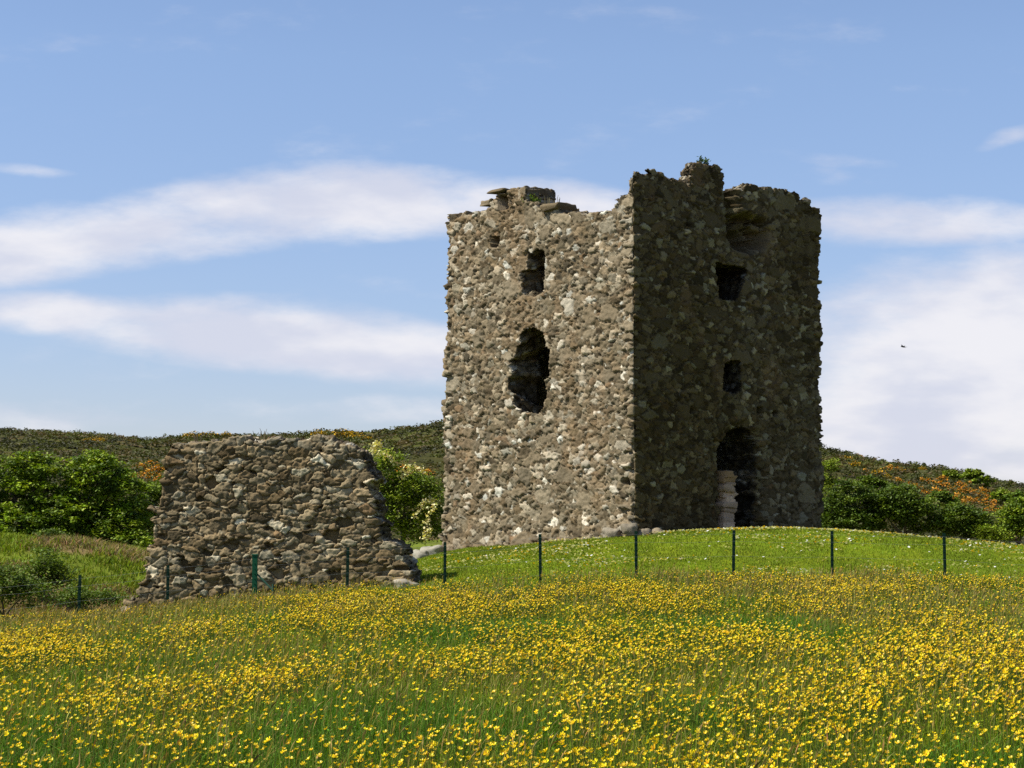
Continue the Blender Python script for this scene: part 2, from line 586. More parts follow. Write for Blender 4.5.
# blind recesses: (polygon, depth)
REC = [(fpoly([(496, 195), (505, 194), (506, 209), (497, 210)], 'L'), .75),
       (fpoly([(506, 194), (513, 194), (513, 205), (506, 206)], 'L'), .10),
       (fpoly([(488, 236), (496, 236), (496, 247), (488, 247)], 'L'), .6),
       (fpoly([(529, 489), (532, 489), (532, 494), (529, 494)], 'L'), .3),
       (fpoly([(622, 478), (629, 478), (629, 485), (622, 485)], 'L'), .5),
       (fpoly([(728, 188), (738, 190), (741, 205), (742, 215), (753, 214), (767, 221), (769, 235), (766, 247), (752, 251), (737, 247), (730, 235)], 'R'), .7),
       (fpoly([(732, 217), (743, 216), (752, 219), (754, 228), (761, 233), (764, 240), (757, 245), (748, 239), (737, 235)], 'R'), .85),
       (fpoly([(756, 407), (763, 407), (763, 415), (756, 415)], 'R'), .5),
       (fpoly([(772, 411), (777, 411), (777, 417), (772, 417)], 'R'), .35),
       (fpoly([(688, 218), (693, 218), (693, 226), (688, 226)], 'R'), .35),
       (fpoly([(690, 407), (695, 407), (695, 413), (690, 413)], 'R'), .12),
       (fpoly([(714, 440), (724, 430), (745, 420), (757, 428), (764, 450), (768, 480), (764, 520), (760, 560), (714, 560), (718, 480), (713, 470)], 'R'), .14),
       ]


def tower():
    ds = .028
    s1 = np.arange(0, 2 * SIDE, ds)
    s2 = np.arange(2 * SIDE, 4 * SIDE - .04, .09)
    s = np.concatenate([s1, s2])
    z = np.arange(.7, 12.3, ds)
    S, Z = np.meshgrid(s, z, indexing='ij')
    wx = (fbm(S * 3, Z * 3, 61, 3) - .5) * .2 + (vn2(S * 11, Z * 11, 63) - .5) * .07; wz = (fbm(S * 3, Z * 3, 62, 3) - .5) * .15 + (vn2(S * 11, Z * 11, 64) - .5) * .06
    ed, ci, cj, cx, cy = voronoi(S + wx, Z + wz, .148, .100, 70, .6)
    # long flat quoin-like stones near the two visible corners
    # larger stones scattered through the rubble, long ones bonding the corner
    ed2, di, dj, ex, ey = voronoi(S + wx * 1.3, Z + wz * 1.2, .40, .25, 170, .5)
    big = (h2(di, dj, 171) < .17) & (ed2 > .10)
    ed3, gi, gj, gx_, gy_ = voronoi(S + wx * .6, Z + wz * .6, .46, .17, 270, .3)
    quo = (np.abs(gx_ - SIDE) < .34) & (h2(gi, gj, 271) < .8) & (ed3 > .06)
    for mk_, e_, i_, j_, x_, y_, o_ in ((big, ed2, di, dj, ex, ey, 5000), (quo, ed3, gi, gj, gx_, gy_, 9000)):
        ed = np.where(mk_, (e_ - .06) * 1.2, ed); ci = np.where(mk_, i_ + o_, ci); cj = np.where(mk_, j_ + o_, cj)
        cx = np.where(mk_, x_, cx); cy = np.where(mk_, y_, cy)
    hgt = sstep(0.0, .2, ed)
    tilt = np.clip((h2(ci, cj, 71) - .5) * (S - cx) / .2 + (h2(ci, cj, 72) - .5) * (Z - cy) / .15, -.6, .6)
    prot = h2(ci, cj, 73)
    fine = fbm(S * 9, Z * 11, 74, 4) - .5
    disp = hgt * (.024 + .056 * prot ** 1.5) + tilt * .038 * hgt + fine * .066 + (fbm(S * .6, Z * .6, 75, 3) - .5) * .10
    # faces
    f = np.minimum((S // SIDE).astype(int), 3); q = S - f * SIDE
    u = np.select([f == 0, f == 1, f == 2, f == 3], [SIDE - q, 0 * q, q, 0 * q + SIDE])
    v = np.select([f == 0, f == 1, f == 2, f == 3], [0 * q, q, 0 * q + SIDE, SIDE - q])
    nu = np.select([f == 0, f == 1, f == 2, f == 3], [0, -1, 0, 1.]).astype(float)
    nv = np.select([f == 0, f == 1, f == 2, f == 3], [-1, 0, 1, 0.]).astype(float)
    # blend normals at corners
    r = .14
    dc = np.minimum(q, SIDE - q)
    cu = np.where(u < SIDE / 2, -1, 1) / math.sqrt(2); cv = np.where(v < SIDE / 2, -1, 1) / math.sqrt(2)
    k = np.clip(1 - dc / r, 0, 1)
    nu = nu * (1 - k) + cu * k; nv = nv * (1 - k) + cv * k
    ln = np.hypot(nu, nv); nu /= ln; nv /= ln
    disp = disp - (k ** 2) * .05 - np.where(u > SIDE * .93, .002, .012) * (Z - 1.5)
    # the foot spreads a little
    disp = disp + sstep(2.3, 1.3, Z) * .10
    pw_s = .95 * S + .05 * cx; pw_z = .95 * Z + .05 * cy
    js = (fbm(S * 5, Z * 5, 76, 2) - .5) * .14; jz = (fbm(S * 5, Z * 5, 77, 2) - .5) * .12
    # the corner stones stand unevenly: some proud, some robbed back
    kc = np.clip(1 - dc / .5, 0, 1) ** .7
    disp = disp + kc * ((h2(ci, cj, 85) - .58) * .15 + (fbm(S * 0 + f * 9, Z * .9, 86, 3) - .5) * .16)
    hole = np.zeros(S.shape, bool)
    for p in HOLES: hole |= inpoly(pw_s + js * .55, pw_z + jz * .55, p)
    dep = np.zeros(S.shape)
    for p, d in REC:
        m = inpoly(S + js * .35, Z + jz * .35, p)
        wide = d in (.7, .85, .14)
        dd = np.where(m, d * (.8 + .5 * prot), 0.)
        if wide:
            for _ in range(2):
                for ax in (0, 1):
                    K_ = 2
                    dd = sum(np.roll(dd, o_, ax) for o_ in range(-K_, K_ + 1)) / (2 * K_ + 1)
            dd = dd * (.35 + 1.1 * h2(ci, cj, 79)) * (.7 + .6 * fbm(S * 6, Z * 6, 84, 2))
        dep = dep + dd
    disp = disp - dep
    topz = np.interp(cx, PS, PZ); topz0 = np.interp(S, PS, PZ)
    keepv = (cy < topz - .02) & (Z < topz0 + .10) & (hole == False)
    keepv |= (Z < topz0 - .22) & (hole == False)
    st0, st1 = face_sz(486, 200, 'L')[0], face_sz(525, 200, 'L')[0]
    keepv |= (Z < topz0 - .06) & (S > min(st0, st1)) & (S < max(st0, st1)) & (Z > 9)
    kv = np.concatenate([keepv, keepv[:1]], 0)
    cnt = kv[:-1, :-1].astype(int) + kv[1:, :-1] + kv[1:, 1:] + kv[:-1, 1:]
    kf = cnt >= 3
    U = u + nu * disp; Vv = v + nv * disp
    U = U * KU
    Po = np.stack([C0[0] + DU[0] * U + DV[0] * Vv, C0[1] + DU[1] * U + DV[1] * Vv, Z], -1)
    ui = np.clip(u, TH, SIDE - TH); vi = np.clip(v, TH, SIDE - TH)
    # above the wall walk only a thin broken parapet stands
    vi = np.where((f == 0), vi - (TH - .5) * sstep(10.3, 10.9, Z), vi)
    # embrasures splay towards the inside
    zi = Z.copy()
    for poly, kx, kd, ku in ((W2, 1.0, .75, .9), (W1, .5, .5, .3), (W3, .5, .4, .2)):
        ps = np.array(poly); c = ps.mean(0); rr = (ps.max(0) - ps.min(0)) / 2
        dx = (S - c[0]) / rr[0]; dz = (Z - c[1]) / rr[1]
        rad = np.sqrt(dx**2 + dz**2); w = sstep(3.2, 1.0, rad)
        sh = w * np.where(dx < 0, np.clip(dx, -1, 0) * kx, np.clip(dx, 0, 1) * .08) * rr[0]
        ui = ui + np.where(f == 0, -sh, 0); vi = vi + np.where(f == 1, sh, 0)
        zi = zi + w * np.clip(dz, -1, 1) * np.where(dz < 0, kd, ku) * rr[1] * .9
    inn = (fbm(S * 4, Z * 4, 78, 2) - .5) * .1
    ui = ui + np.where(f == 1, inn, 0); vi = vi + np.where(f == 0, inn, 0)
    Pi = np.stack([C0[0] + DU[0] * ui + DV[0] * vi, C0[1] + DU[1] * ui + DV[1] * vi, zi], -1)
    colr = stone_color(ci, cj, 80, PAL, PALW)
    mort = np.array([.098, .076, .043])
    bg_ = (ci > 4000)[..., None]
    colr = np.where(bg_, colr * .45 + np.array([.115, .094, .06]), colr)
    mk = sstep(.15, .03, ed)[..., None]
    colr = colr * (1 - mk) + mort * mk
    shade_mottle = fbm(S * .35, Z * .2, 81, 4)
    # shade painted into the stone colour of the face turned from the sun
    painted_shade = np.where(f == 0, .85, .0)[..., None] * (.6 + .8 * shade_mottle[..., None])
    colr = colr * (1 - painted_shade) + colr * np.array([.38, .345, .215]) * painted_shade
    rust = (sstep(.62, .74, fbm(S * .9, Z * .5, 82, 3)) * .3)[..., None]
    colr = colr * (1 - rust) + np.array([.20, .13, .065]) * rust
    root = empty('ruined_tower', (C0[0], C0[1], 1.6))
    tag(root, 'square ruined stone tower house with dark window openings and broken top', 'tower')
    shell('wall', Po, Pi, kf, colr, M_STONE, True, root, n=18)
    def blockstone(mb, px0, py0, px1, py1, face, inset, depth, colr, seed):
        n_ = DV if face == 'R' else DU
        a = on_face(px0, py0, face, inset); b = on_face(px1, py1, face, inset)
        al = DV if face == 'L' else DU
        lo = min(a[2], b[2]); hi = max(a[2], b[2])
        hw = abs((b[:2] - a[:2]) @ al) / 2
        c = np.array([(a[0] + b[0]) / 2, (a[1] + b[1]) / 2, (lo + hi) / 2])
        n1, n2 = 12, 18
        P = np.array([(math.sin(math.pi * i / n1) * math.cos(2 * math.pi * j / n2), math.sin(math.pi * i / n1) * math.sin(2 * math.pi * j / n2), math.cos(math.pi * i / n1)) for i in range(n1 + 1) for j in range(n2)])
        P = np.sign(P) * np.abs(P) ** .24
        P = P * 1.08 * (1 + (vn3(P + 9, 1.6, seed) - .5)[:, None] * .4 + (vn3(P + 9, 4., seed + 1) - .5)[:, None] * .34)
        W_ = c + P[:, :1] * hw * np.array([al[0], al[1], 0]) + P[:, 1:2] * depth / 2 * np.array([n_[0], n_[1], 0]) + P[:, 2:] * (hi - lo) / 2 * np.array([0, 0, 1])
        F = [(i * n2 + j, (i + 1) * n2 + j, (i + 1) * n2 + (j + 1) % n2, i * n2 + (j + 1) % n2) for i in range(n1) for j in range(n2)]
        mb.add(W_, F, 0, colr)

    def on_face(px, py, face, inset):
        n_ = DV if face == 'R' else DU
        d = ray(px, py); t = ((C0 + n_ * inset - EYE[:2]) @ n_) / (d[:2] @ n_)
        return EYE + d * t
    mb = MB(); ins = .55
    blockstone(mb, 496, 195, 511, 189, 'L', .3, .6, PAL[1], 400)
    blockstone(mb, 487, 207, 497, 200, 'L', .3, .5, PAL[0], 402)
    mb.build('lintel_stone', [M_STONE], root, smooth=True)
    mb = MB()
    blockstone(mb, 549, 213, 567, 203, 'L', .3, .7, PAL[1], 431)
    mb.build('coping_stone', [M_STONE], root, smooth=True)
    # added jamb stones, coloured pale to paint a sunlit strip in the doorway
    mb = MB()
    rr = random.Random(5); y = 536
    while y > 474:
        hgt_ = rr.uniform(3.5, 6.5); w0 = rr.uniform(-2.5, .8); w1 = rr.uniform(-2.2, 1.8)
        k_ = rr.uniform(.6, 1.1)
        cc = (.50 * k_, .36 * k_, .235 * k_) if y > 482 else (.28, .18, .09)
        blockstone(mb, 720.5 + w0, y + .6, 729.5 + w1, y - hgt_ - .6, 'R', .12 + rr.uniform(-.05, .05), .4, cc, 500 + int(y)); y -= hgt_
    o = mb.build('sunlit_strip_jamb', [M_STONE], root, smooth=True)
    o['label'] = 'pale pinkish stones painting the sunlit strip at the left door jamb'
    # unseen stone slab added under the broken top to keep the interior dark
    mb = MB()
    nn = 22
    V = []
    for i in range(nn + 1):
        a = i / nn
        uu = .9 + a * (SIDE - 1.8)
        zz = 8.75 + .75 * math.sin(math.pi * a)
        for j in range(nn + 1):
            vv = .9 + j / nn * (SIDE - 1.8)
            p = C0 + DU * uu + DV * vv
            V.append((p[0], p[1], zz + .04 * random.random()))
    for i in range(nn + 1):
        for j in range(nn + 1):
            x, y, zq = V[i * (nn + 1) + j]; V.append((x, y, zq + .35))
    m1 = (nn + 1) ** 2; F = []
    for i in range(nn):
        for j in range(nn):
            a = i * (nn + 1) + j
            F.append((a, a + 1, a + nn + 2, a + nn + 1)); F.append((a + m1, a + nn + 1 + m1, a + nn + 2 + m1, a + 1 + m1))
    mb.add(V, F, 0, (.16, .13, .09))
    mb.build('shading_vault', [M_STONE], root)


tower()


# ---- free-standing wall fragment
def ruined_wall():
    b = math.radians(-9)
    W = np.array([math.cos(b), math.sin(b)]); NB = np.array([-math.sin(b), math.cos(b)])
    O = np.array([-5.6, 47.6])

    def wsz(px, py):
        d = ray(px, py)
        t = ((O - EYE[:2]) @ NB) / (d[:2] @ NB)
        P = EYE + d * t
        return ((P[:2] - O) @ W, P[2])
    outl = [(116, 640), (117, 612), (124, 604), (136, 600), (139, 590), (144, 572), (149, 556), (152, 545), (151, 530), (155, 515), (158, 502), (160, 484), (163, 470), (158, 460), (166, 453),
            (172, 444), (185, 442), (205, 441), (230, 440), (250, 440), (262, 438), (285, 439), (310, 439), (330, 441), (345, 442), (358, 445), (363, 451), (366, 464), (372, 477), (370, 490),
            (374, 507), (374, 522), (381, 535), (394, 548), (405, 554), (406, 562), (411, 572), (417, 590), (418, 640)]
    poly = [wsz(a, c) for a, c in outl]
    ps = np.array(poly)
    s = np.arange(ps[:, 0].min() - .3, ps[:, 0].max() + .3, .022)
    z = np.arange(-1.6, ps[:, 1].max() + .3, .022)
    S, Z = np.meshgrid(s, z, indexing='ij')
    wx = (fbm(S * 2.5, Z * 2.5, 161, 3) - .5) * .24 + (vn2(S * 9, Z * 9, 163) - .5) * .09; wz = (fbm(S * 2.5, Z * 2.5, 162, 3) - .5) * .13 + (vn2(S * 9, Z * 9, 164) - .5) * .06
    ed, ci, cj, cx, cy = voronoi(S + wx, Z + wz, .20, .102, 170, .66)
    hgt = sstep(0, .20, ed); prot = h2(ci, cj, 173)
    tilt = np.clip((h2(ci, cj, 171) - .5) * (S - cx) / .3 + (h2(ci, cj, 172) - .5) * (Z - cy) / .2, -.6, .6)
    fine = fbm(S * 9, Z * 11, 174, 4) - .5
    disp = hgt * (.028 + .055 * prot) + tilt * .04 * hgt + fine * .065 + (fbm(S * .8, Z * .8, 175, 3) - .5) * .14
    # some stones have fallen out of the facing
    lost = (h2(ci, cj, 176) < .06)
    disp = disp - lost * .12
    base_t = (Z + .2) / 4.5
    disp = disp - .06 * base_t
    inside = inpoly(cx, cy, poly)
    core = inpoly(S, Z, poly) & (np.abs(h2(ci, cj, 177)) > .0)
    big = [(x * 1.0, y) for x, y in poly]
    keepv = inside | (core & inpoly(np.clip(S * .985, -9, 9), Z + .12, poly) & inpoly(S * 1.02, Z, poly))
    cnt = keepv[:-1, :-1].astype(int) + keepv[1:, :-1] + keepv[1:, 1:] + keepv[:-1, 1:]
    kf = cnt >= 3
    # stones at the rim turn away from the front plane
    P0 = O[None, None] + S[..., None] * W
    Po = np.concatenate([P0 - disp[..., None] * NB, Z[..., None]], -1)
    thick = 1.15 + (fbm(S, Z, 178, 3) - .5) * .3
    sh = -.18 * sstep(1.2, 3.2, S)
    Pi = np.concatenate([P0 + thick[..., None] * NB, Z[..., None]], -1)
    colr = stone_color(ci, cj, 180, PAL, [.30, .2, .24, .13, .035, .09, .02])
    tp = sstep(-.24, -.10, cy - np.interp(cx, [wsz(170, 441)[0], wsz(262, 438)[0], wsz(362, 445)[0]], [wsz(170, 441)[1], wsz(262, 438)[1], wsz(362, 445)[1]]))[..., None] * .75  # top course coloured paler, sunlight painted into the stone
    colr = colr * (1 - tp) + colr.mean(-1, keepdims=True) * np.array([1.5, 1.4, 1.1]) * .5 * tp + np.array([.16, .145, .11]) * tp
    mk = sstep(.14, .03, ed)[..., None]
    colr = colr * (1 - mk) + np.array([.125, .096, .055]) * mk
    st = (sstep(.52, .66, fbm(S * .6, Z * .45, 182, 4)) * .5)[..., None]
    colr = colr * (1 - st) + np.array([.15, .11, .058]) * st
    colr = colr * np.array([1.05, 1.0, .87])
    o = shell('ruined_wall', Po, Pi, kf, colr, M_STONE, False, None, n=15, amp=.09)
    tag(o, 'free-standing broken rubble wall with sloping ends, left of the tower', 'wall')
    return O, W, NB, wsz


ruined_wall()


# ---- loose stones
def stone(px, py, Y, r, lab, colr, flat=.7, lift=.3):
    p = at(px, py, Y); p[2] = G(p[0], p[1]) + r * flat * lift
    bmv = []
    n1, n2 = 14, 22
    V = []; F = []
    sd = int(px * 7 + py)
    for i in range(n1 + 1):
        th = math.pi * i / n1
        for j in range(n2):
            ph = 2 * math.pi * j / n2
            V.append((math.sin(th) * math.cos(ph), math.sin(th) * math.sin(ph), math.cos(th)))
    V = np.array(V)
    V = np.sign(V) * np.abs(V) ** .75
    d = 1 + (vn3(V + 10, 1.3, sd) - .5) * .7 + (vn3(V + 10, 4., sd + 1) - .5) * .25
    V = V * d[:, None] * np.array([r, r * .8, r * flat])
    for i in range(n1):
        for j in range(n2):
            F.append((i * n2 + j, (i + 1) * n2 + j, (i + 1) * n2 + (j + 1) % n2, i * n2 + (j + 1) % n2))
    o = quads('loose_stone', V, F, M_STONE, col=np.tile(np.array(colr), (len(V), 1)), smooth=True)
    o.location = p; o.rotation_euler = (0, 0, random.random() * 6)
    tag(o, lab, 'stone')


LS = 'pale grey rounded stone lying in the grass between the broken wall and the tower'
stone(629, 521, 51.75, .2, 'round grey boulder against the foot of the near tower corner', (.18, .155, .11), .9, 1.0)
stone(612, 531, 52.2, .27, 'broad pale stone beside the boulder at the tower corner', (.23, .2, .145), .6, .7)
stone(645, 531, 51.9, .20, 'small flat stone at the foot of the shaded tower face', (.19, .16, .11), .6)
stone(657, 530, 52.2, .24, 'flat brown stone right of the tower corner in short grass', (.22, .18, .12), .5)
stone(432, 549, 57.0, .34, 'pale stone in the grass touching the left tower corner', (.28, .26, .2), .6)
stone(420, 552, 56.0, .28, 'pale grey stone in front of the hawthorn beside the broken wall', (.28, .26, .2), .65)
stone(405, 573, 46.9, .30, 'low stone at the right foot of the broken wall', (.32, .28, .21), .5)
stone(124, 606, 46.8, .36, 'brown stone fallen at the left foot of the broken wall', (.25, .2, .14), .7, .6)

# ================================================================== FENCE
def fence():
    posts = [(-12, 585, 45), (80, 575, 45), (168, 565, 45), (255, 555, 45), (348, 547, 45), (445, 542, 45), (540, 534, 45), (636, 531, 45), (734, 530, 45), (832, 531, 45), (944, 533, 44.4), (1060, 540, 44)]
    P = []
    for px, py, Y in posts:
        t = at(px, py, Y); g = float(G(t[0], t[1])); P.append((t, g))
    root = empty('wire_fence', (P[5][0][0], P[5][0][1], P[5][1]))
    tag(root, 'thin green metal post and wire fence along the back of the meadow', 'fence')
    lean = [0, .02, 0, 0, .015, 0, -.01, 0, .03, .01, -.01, 0]
    for i, (t, g) in enumerate(P):
        mb = MB()
        strainer = i == 3
        w = .055 if strainer else .034
        c = (.010, .075, .035) if strainer else (.008, .028, .016)
        h = t[2] - g + .3
        foot = np.array([t[0] - lean[i] * 1.2, t[1], g - .3])
        top = np.array([t[0], t[1], t[2]])
        # T-section: flange and web as two tapered boxes, with studs
        def slab(hw, hd, oy):
            V = [];
            for q in (foot, top):
                for x, y in ((-1, -1), (1, -1), (1, 1), (-1, 1)):
                    V.append(q + np.array([x * hw, y * hd + oy, 0]))
            mb.add(V, [(3, 2, 1, 0), (4, 5, 6, 7), (0, 1, 5, 4), (1, 2, 6, 5), (2, 3, 7, 6), (3, 0, 4, 7)], 0, c)
        slab(w, .006 if not strainer else w, 0)
        slab(.006, .03, .036 if not strainer else .075)
        for k in range(8):
            q = foot + (top - foot) * (.35 + .6 * k / 8)
            mb.box(q + np.array([0, -.012 if not strainer else -w - .006, 0]), (.012, .008, .006), 0, c)
        if strainer:
            mb.box(top + np.array([0, 0, .008]), (w + .012, w + .012, .012), 0, (.02, .12, .065))
        o = mb.build('post', [M_PAINT], root)
        if strainer: o['label'] = 'thick bright green square strainer post'
    t, g = P[3]
    mb = MB()
    a = np.array([t[0] + .05, t[1], g + .78]); b2 = np.array([t[0] + .42, t[1] - .1, g + .42]); e = np.array([t[0] + .44, t[1] - .12, g - .1])
    mb.tube([a, b2], .022, 6, 0, (.03, .075, .05)); mb.tube([b2 + np.array([0, 0, .14]), e], .022, 6, 0, (.03, .075, .05))
    mb.build('strut', [M_PAINT], root)
    for hh in (.28, .62, .95, 1.12):
        mb = MB()
        pts = []
        for i in range(len(P) - 1):
            (ta, ga), (tb, gb) = P[i], P[i + 1]
            for k in range(6):
                f = k / 6
                p = (ta + (tb - ta) * f).copy()
                p[1] -= .018
                p[2] = ta[2] * (1 - f) + tb[2] * f - 1.2 + hh - .02 * math.sin(math.pi * f)
                pts.append(p)
        pts.append(P[-1][0] + np.array([0, -.018, -1.2 + hh]))
        mb.tube(pts, .0016, 5, 0, (.16, .17, .16))
        mb.build('wire', [M_WIRE], root)


fence()

# ================================================================== MEADOW
def vegcoords(n, y0, y1, r, pw=1.0, margin=1.4):
    y = y0 + (y1 - y0) * r.random(n) ** pw
    hw = .262 * y + margin
    x = r.uniform(-1, 1, n) * hw
    # thin so that the density is even per square metre
    return x, y


def even_pts(dens_near, dens_far, y0, y1, r, margin=2.6):
    """points with density falling from near to far"""
    out = []
    for a in np.arange(y0, y1, 1.):
        hw = .262 * (a + .5) + margin
        t = (a - y0) / (y1 - y0)
        d = dens_near * (1 - t) + dens_far * t
        n = int(2 * hw * d)
        out.append(np.stack([r.uniform(-hw, hw, n), a + r.random(n)], -1))
    p = np.concatenate(out)
    return p[:, 0], p[:, 1]


def in_meadow(x, y): return lawn_w(x, y) < .5


def blades(x, y, z, h, w, lean, colr, r):
    n = len(x)
    an = r.uniform(0, 2 * np.pi, n)
    la = r.uniform(0, 2 * np.pi, n)
    wx = np.cos(an) * w; wy = np.sin(an) * w
    lx = np.cos(la) * lean * h; ly = np.sin(la) * lean * h
    V = np.stack([
        np.stack([x - wx, y - wy, z - .02], -1), np.stack([x + wx, y + wy, z - .02], -1),
        np.stack([x + wx * .8 + lx * .35, y + wy * .8 + ly * .35, z + h * .55], -1), np.stack([x - wx * .8 + lx * .35, y - wy * .8 + ly * .35, z + h * .55], -1),
        np.stack([x + lx, y + ly, z + h * (1 - .25 * lean)], -1)], 1).reshape(-1, 3)
    b = (np.arange(n) * 5)[:, None]
    lo = np.concatenate([b + np.array([[0, 1, 2, 3]]), b + np.array([[3, 2, 4]])], 1).ravel()
    sz = np.tile([4, 3], n)
    return V, lo, sz, np.repeat(colr, 5, 0)


def patch(x, y, s=.55, seed=90): return fbm(x * s, y * s * .45, seed, 3)


def meadow():
    r = np.random.default_rng(5)
    x, y = even_pts(620, 230, 7.5, 49.5, r)
    m = in_meadow(x, y); x, y = x[m], y[m]
    z = G(x, y)
    far = sstep(9, 45, y)
    green = sstep(.54, .68, patch(x, y, .8, 95))
    n = len(x)
    h = r.uniform(.10, .30, n) * (1 + .35 * green) * (1 - .15 * far)
    w = (.0026 + .004 * far) * r.uniform(.7, 1.5, n)
    lean = r.uniform(.15, 1.1, n)
    ca = jit_col((.165, .215, .006), n, .28, r); cb = jit_col((.075, .155, .006), n, .25, r)
    dry = (r.random(n) < .10 * (1 - green))[:, None]
    c = ca * (1 - green[:, None]) + cb * green[:, None]
    c = np.where(dry, jit_col((.30, .22, .06), n, .25, r), c)
    V, lo, sz, cc = blades(x, y, z, h, w, lean, c, r)
    o = mesh_np('meadow_grass', V, lo, sz, M_GRASS, col=cc)
    tag(o, 'tall mixed green and yellowing grass covering the foreground meadow', 'grass', kind='stuff')

    # broad low leaves (clover, buttercup leaves)
    x, y = even_pts(420, 190, 7.5, 47, r)
    m = in_meadow(x, y); x, y = x[m], y[m]
    n = len(x)
    P = np.stack([x, y, G(x, y) + r.uniform(.04, .27, n)], -1)
    gl = sstep(.54, .68, patch(x, y, .8, 95))[:, None]
    cl = jit_col((.19, .23, .006), n, .28, r) * (1 - gl) + jit_col((.085, .17, .006), n, .28, r) * gl
    cl = np.where((r.random(n) < .12)[:, None], jit_col((.30, .20, .05), n, .3, r), cl)
    V, Q, cc = leaf_cloud(P, .010 + .012 * sstep(9, 45, y), cl, .5, 6, .45)
    o = quads('meadow_leaves', V, Q, M_GRASS, col=cc)
    tag(o, 'low broad green leaves between the meadow grass stems', 'ground cover', kind='stuff')

    # seed heads: thin stalk plus loose brown panicle
    x, y = even_pts(48, 42, 7.5, 47.5, r)
    pb = sstep(.42, .60, patch(x, y, .42, 97))
    m = in_meadow(x, y) & (r.random(len(x)) < .15 + .85 * pb); x, y = x[m], y[m]
    n = len(x); far = sstep(9, 45, y); z = G(x, y)
    h = r.uniform(.24, .43, n)
    lx = r.normal(size=n) * .05 + .02; ly = r.normal(size=n) * .05
    w = .0013 + .003 * far
    an = r.uniform(0, np.pi, n); wx = np.cos(an) * w; wy = np.sin(an) * w
    hw = r.uniform(.003, .0055, n) * (1 + .6 * far); hx = np.cos(an) * hw; hy = np.sin(an) * hw
    hl = r.uniform(.05, .10, n)
    dr = r.uniform(.0, .05, n)
    V = np.stack([np.stack([x - wx, y - wy, z], -1), np.stack([x + wx, y + wy, z], -1),
                  np.stack([x + lx + wx, y + ly + wy, z + h], -1), np.stack([x + lx - wx, y + ly - wy, z + h], -1),
                  np.stack([x + lx * 1.1 + hx + dr * .4, y + ly * 1.1 + hy, z + h + hl * .4], -1),
                  np.stack([x + lx * 1.1 - hx + dr * .4, y + ly * 1.1 - hy, z + h + hl * .45], -1),
                  np.stack([x + lx * 1.3 + dr, y + ly * 1.3, z + h + hl - dr * .5], -1)], 1).reshape(-1, 3)
    b = (np.arange(n) * 7)[:, None]
    lo = np.concatenate([b + np.array([[0, 1, 2, 3]]), b + np.array([[3, 2, 4, 5]]), b + np.array([[5, 4, 6]])], 1).ravel()
    sz = np.tile([4, 4, 3], n)
    cs = jit_col((.22, .19, .04), n, .2, r); ch = jit_col((.27, .19, .05), n, .35, r, .14)
    cc = np.stack([cs, cs, cs, cs, ch, ch, ch], 1).reshape(-1, 3)
    o = mesh_np('seed_heads', V, lo, sz, M_GRASS, col=cc)
    tag(o, 'brown flowering grass heads standing above the meadow', 'grass', kind='stuff')

    # red-brown sorrel spikes and dark docks are part of the same meadow
    # ---- buttercups
    x, y = even_pts(330, 150, 7.8, 46.5, r, 2.2)
    pf = patch(x, y, .95, 90); pl = fbm(x * .16, y * .10, 93, 3)
    dens = .07 + .93 * sstep(.49, .64, pf * .7 + pl * .35 + .02)
    green = sstep(.54, .68, patch(x, y, .8, 95))
    dens = np.maximum(dens, .42 * sstep(17, 12, y)) * (1 - .75 * green) * (1 - .72 * sstep(38.5, 42.5, y + (fbm(x * .5, y * .2, 94, 3) - .5) * 7))
    m = in_meadow(x, y) & (r.random(len(x)) < dens); x, y = x[m], y[m]
    n = len(x); z = G(x, y)
    h = r.uniform(.17, .42, n)
    order = np.argsort(y)
    x, y, z, h = x[order], y[order], z[order], h[order]
    lx = r.normal(size=n) * .04; ly = r.normal(size=n) * .04
    rad = r.uniform(.0095, .0165, n) * (1 + .0 * sstep(9, 45, y))

    def flower(k):
        """verts and faces of one cup flower with five petals, unit radius"""
        V = [(0, 0, -.25)]; F = []
        for p in range(5):
            a = 2 * math.pi * p / 5
            for da, rr, zz in ((-.5, .62, .12), (-.32, 1.0, .42), (.32, 1.0, .42), (.5, .62, .12)):
                V.append((rr * math.cos(a + da), rr * math.sin(a + da), zz))
            F.append((0, 1 + p * 4, 2 + p * 4, 3 + p * 4, 4 + p * 4))
        i = len(V)
        for p in range(6):
            a = 2 * math.pi * p / 6
            V.append((.25 * math.cos(a), .25 * math.sin(a), .05))
        V.append((0, 0, .25))
        for p in range(6):
            F.append((i + p, i + (p + 1) % 6, i + 6))
        return np.array(V), F
    FV, FF = flower(0)
    FC = np.zeros((len(FV), 3)); FC[:] = (.84, .61, .005); FC[0] = (.66, .43, .004); FC[21:] = (.60, .34, .006)
    # the 300 nearest stand as single plants, copies of five originals
    vis = np.nonzero((np.abs(x) < .253 * y) & (y > 9.9))[0][:300]
    vset = set(vis.tolist())
    protos = []
    for k in range(5):
        mb = MB()
        hh = 1.0
        bx, by = [(.08, .03), (-.10, .05), (.04, -.1), (-.05, -.06), (.0, .11)][k]
        mb.tube([(0, 0, 0), (bx * .3, by * .3, .5), (bx, by, .985)], [.0048, .004, .0034], 5, 0, (.07, .12, .015))
        # two narrow stem leaves
        for a, zz in ((.6 + k, .35), (3.5 + k, .55)):
            q = np.array([bx * .3, by * .3, zz]); d = np.array([math.cos(a), math.sin(a), .7]) * .17
            e = np.array([-math.sin(a), math.cos(a), 0]) * .022
            mb.add([q, q + d * .5 + e, q + d, q + d * .5 - e], [(0, 1, 2, 3)], 0, (.06, .11, .012))
        tl = [(.35, .1), (-.4, .2), (.1, -.35), (-.2, -.3), (.25, .3)][k]
        c = FV * .043
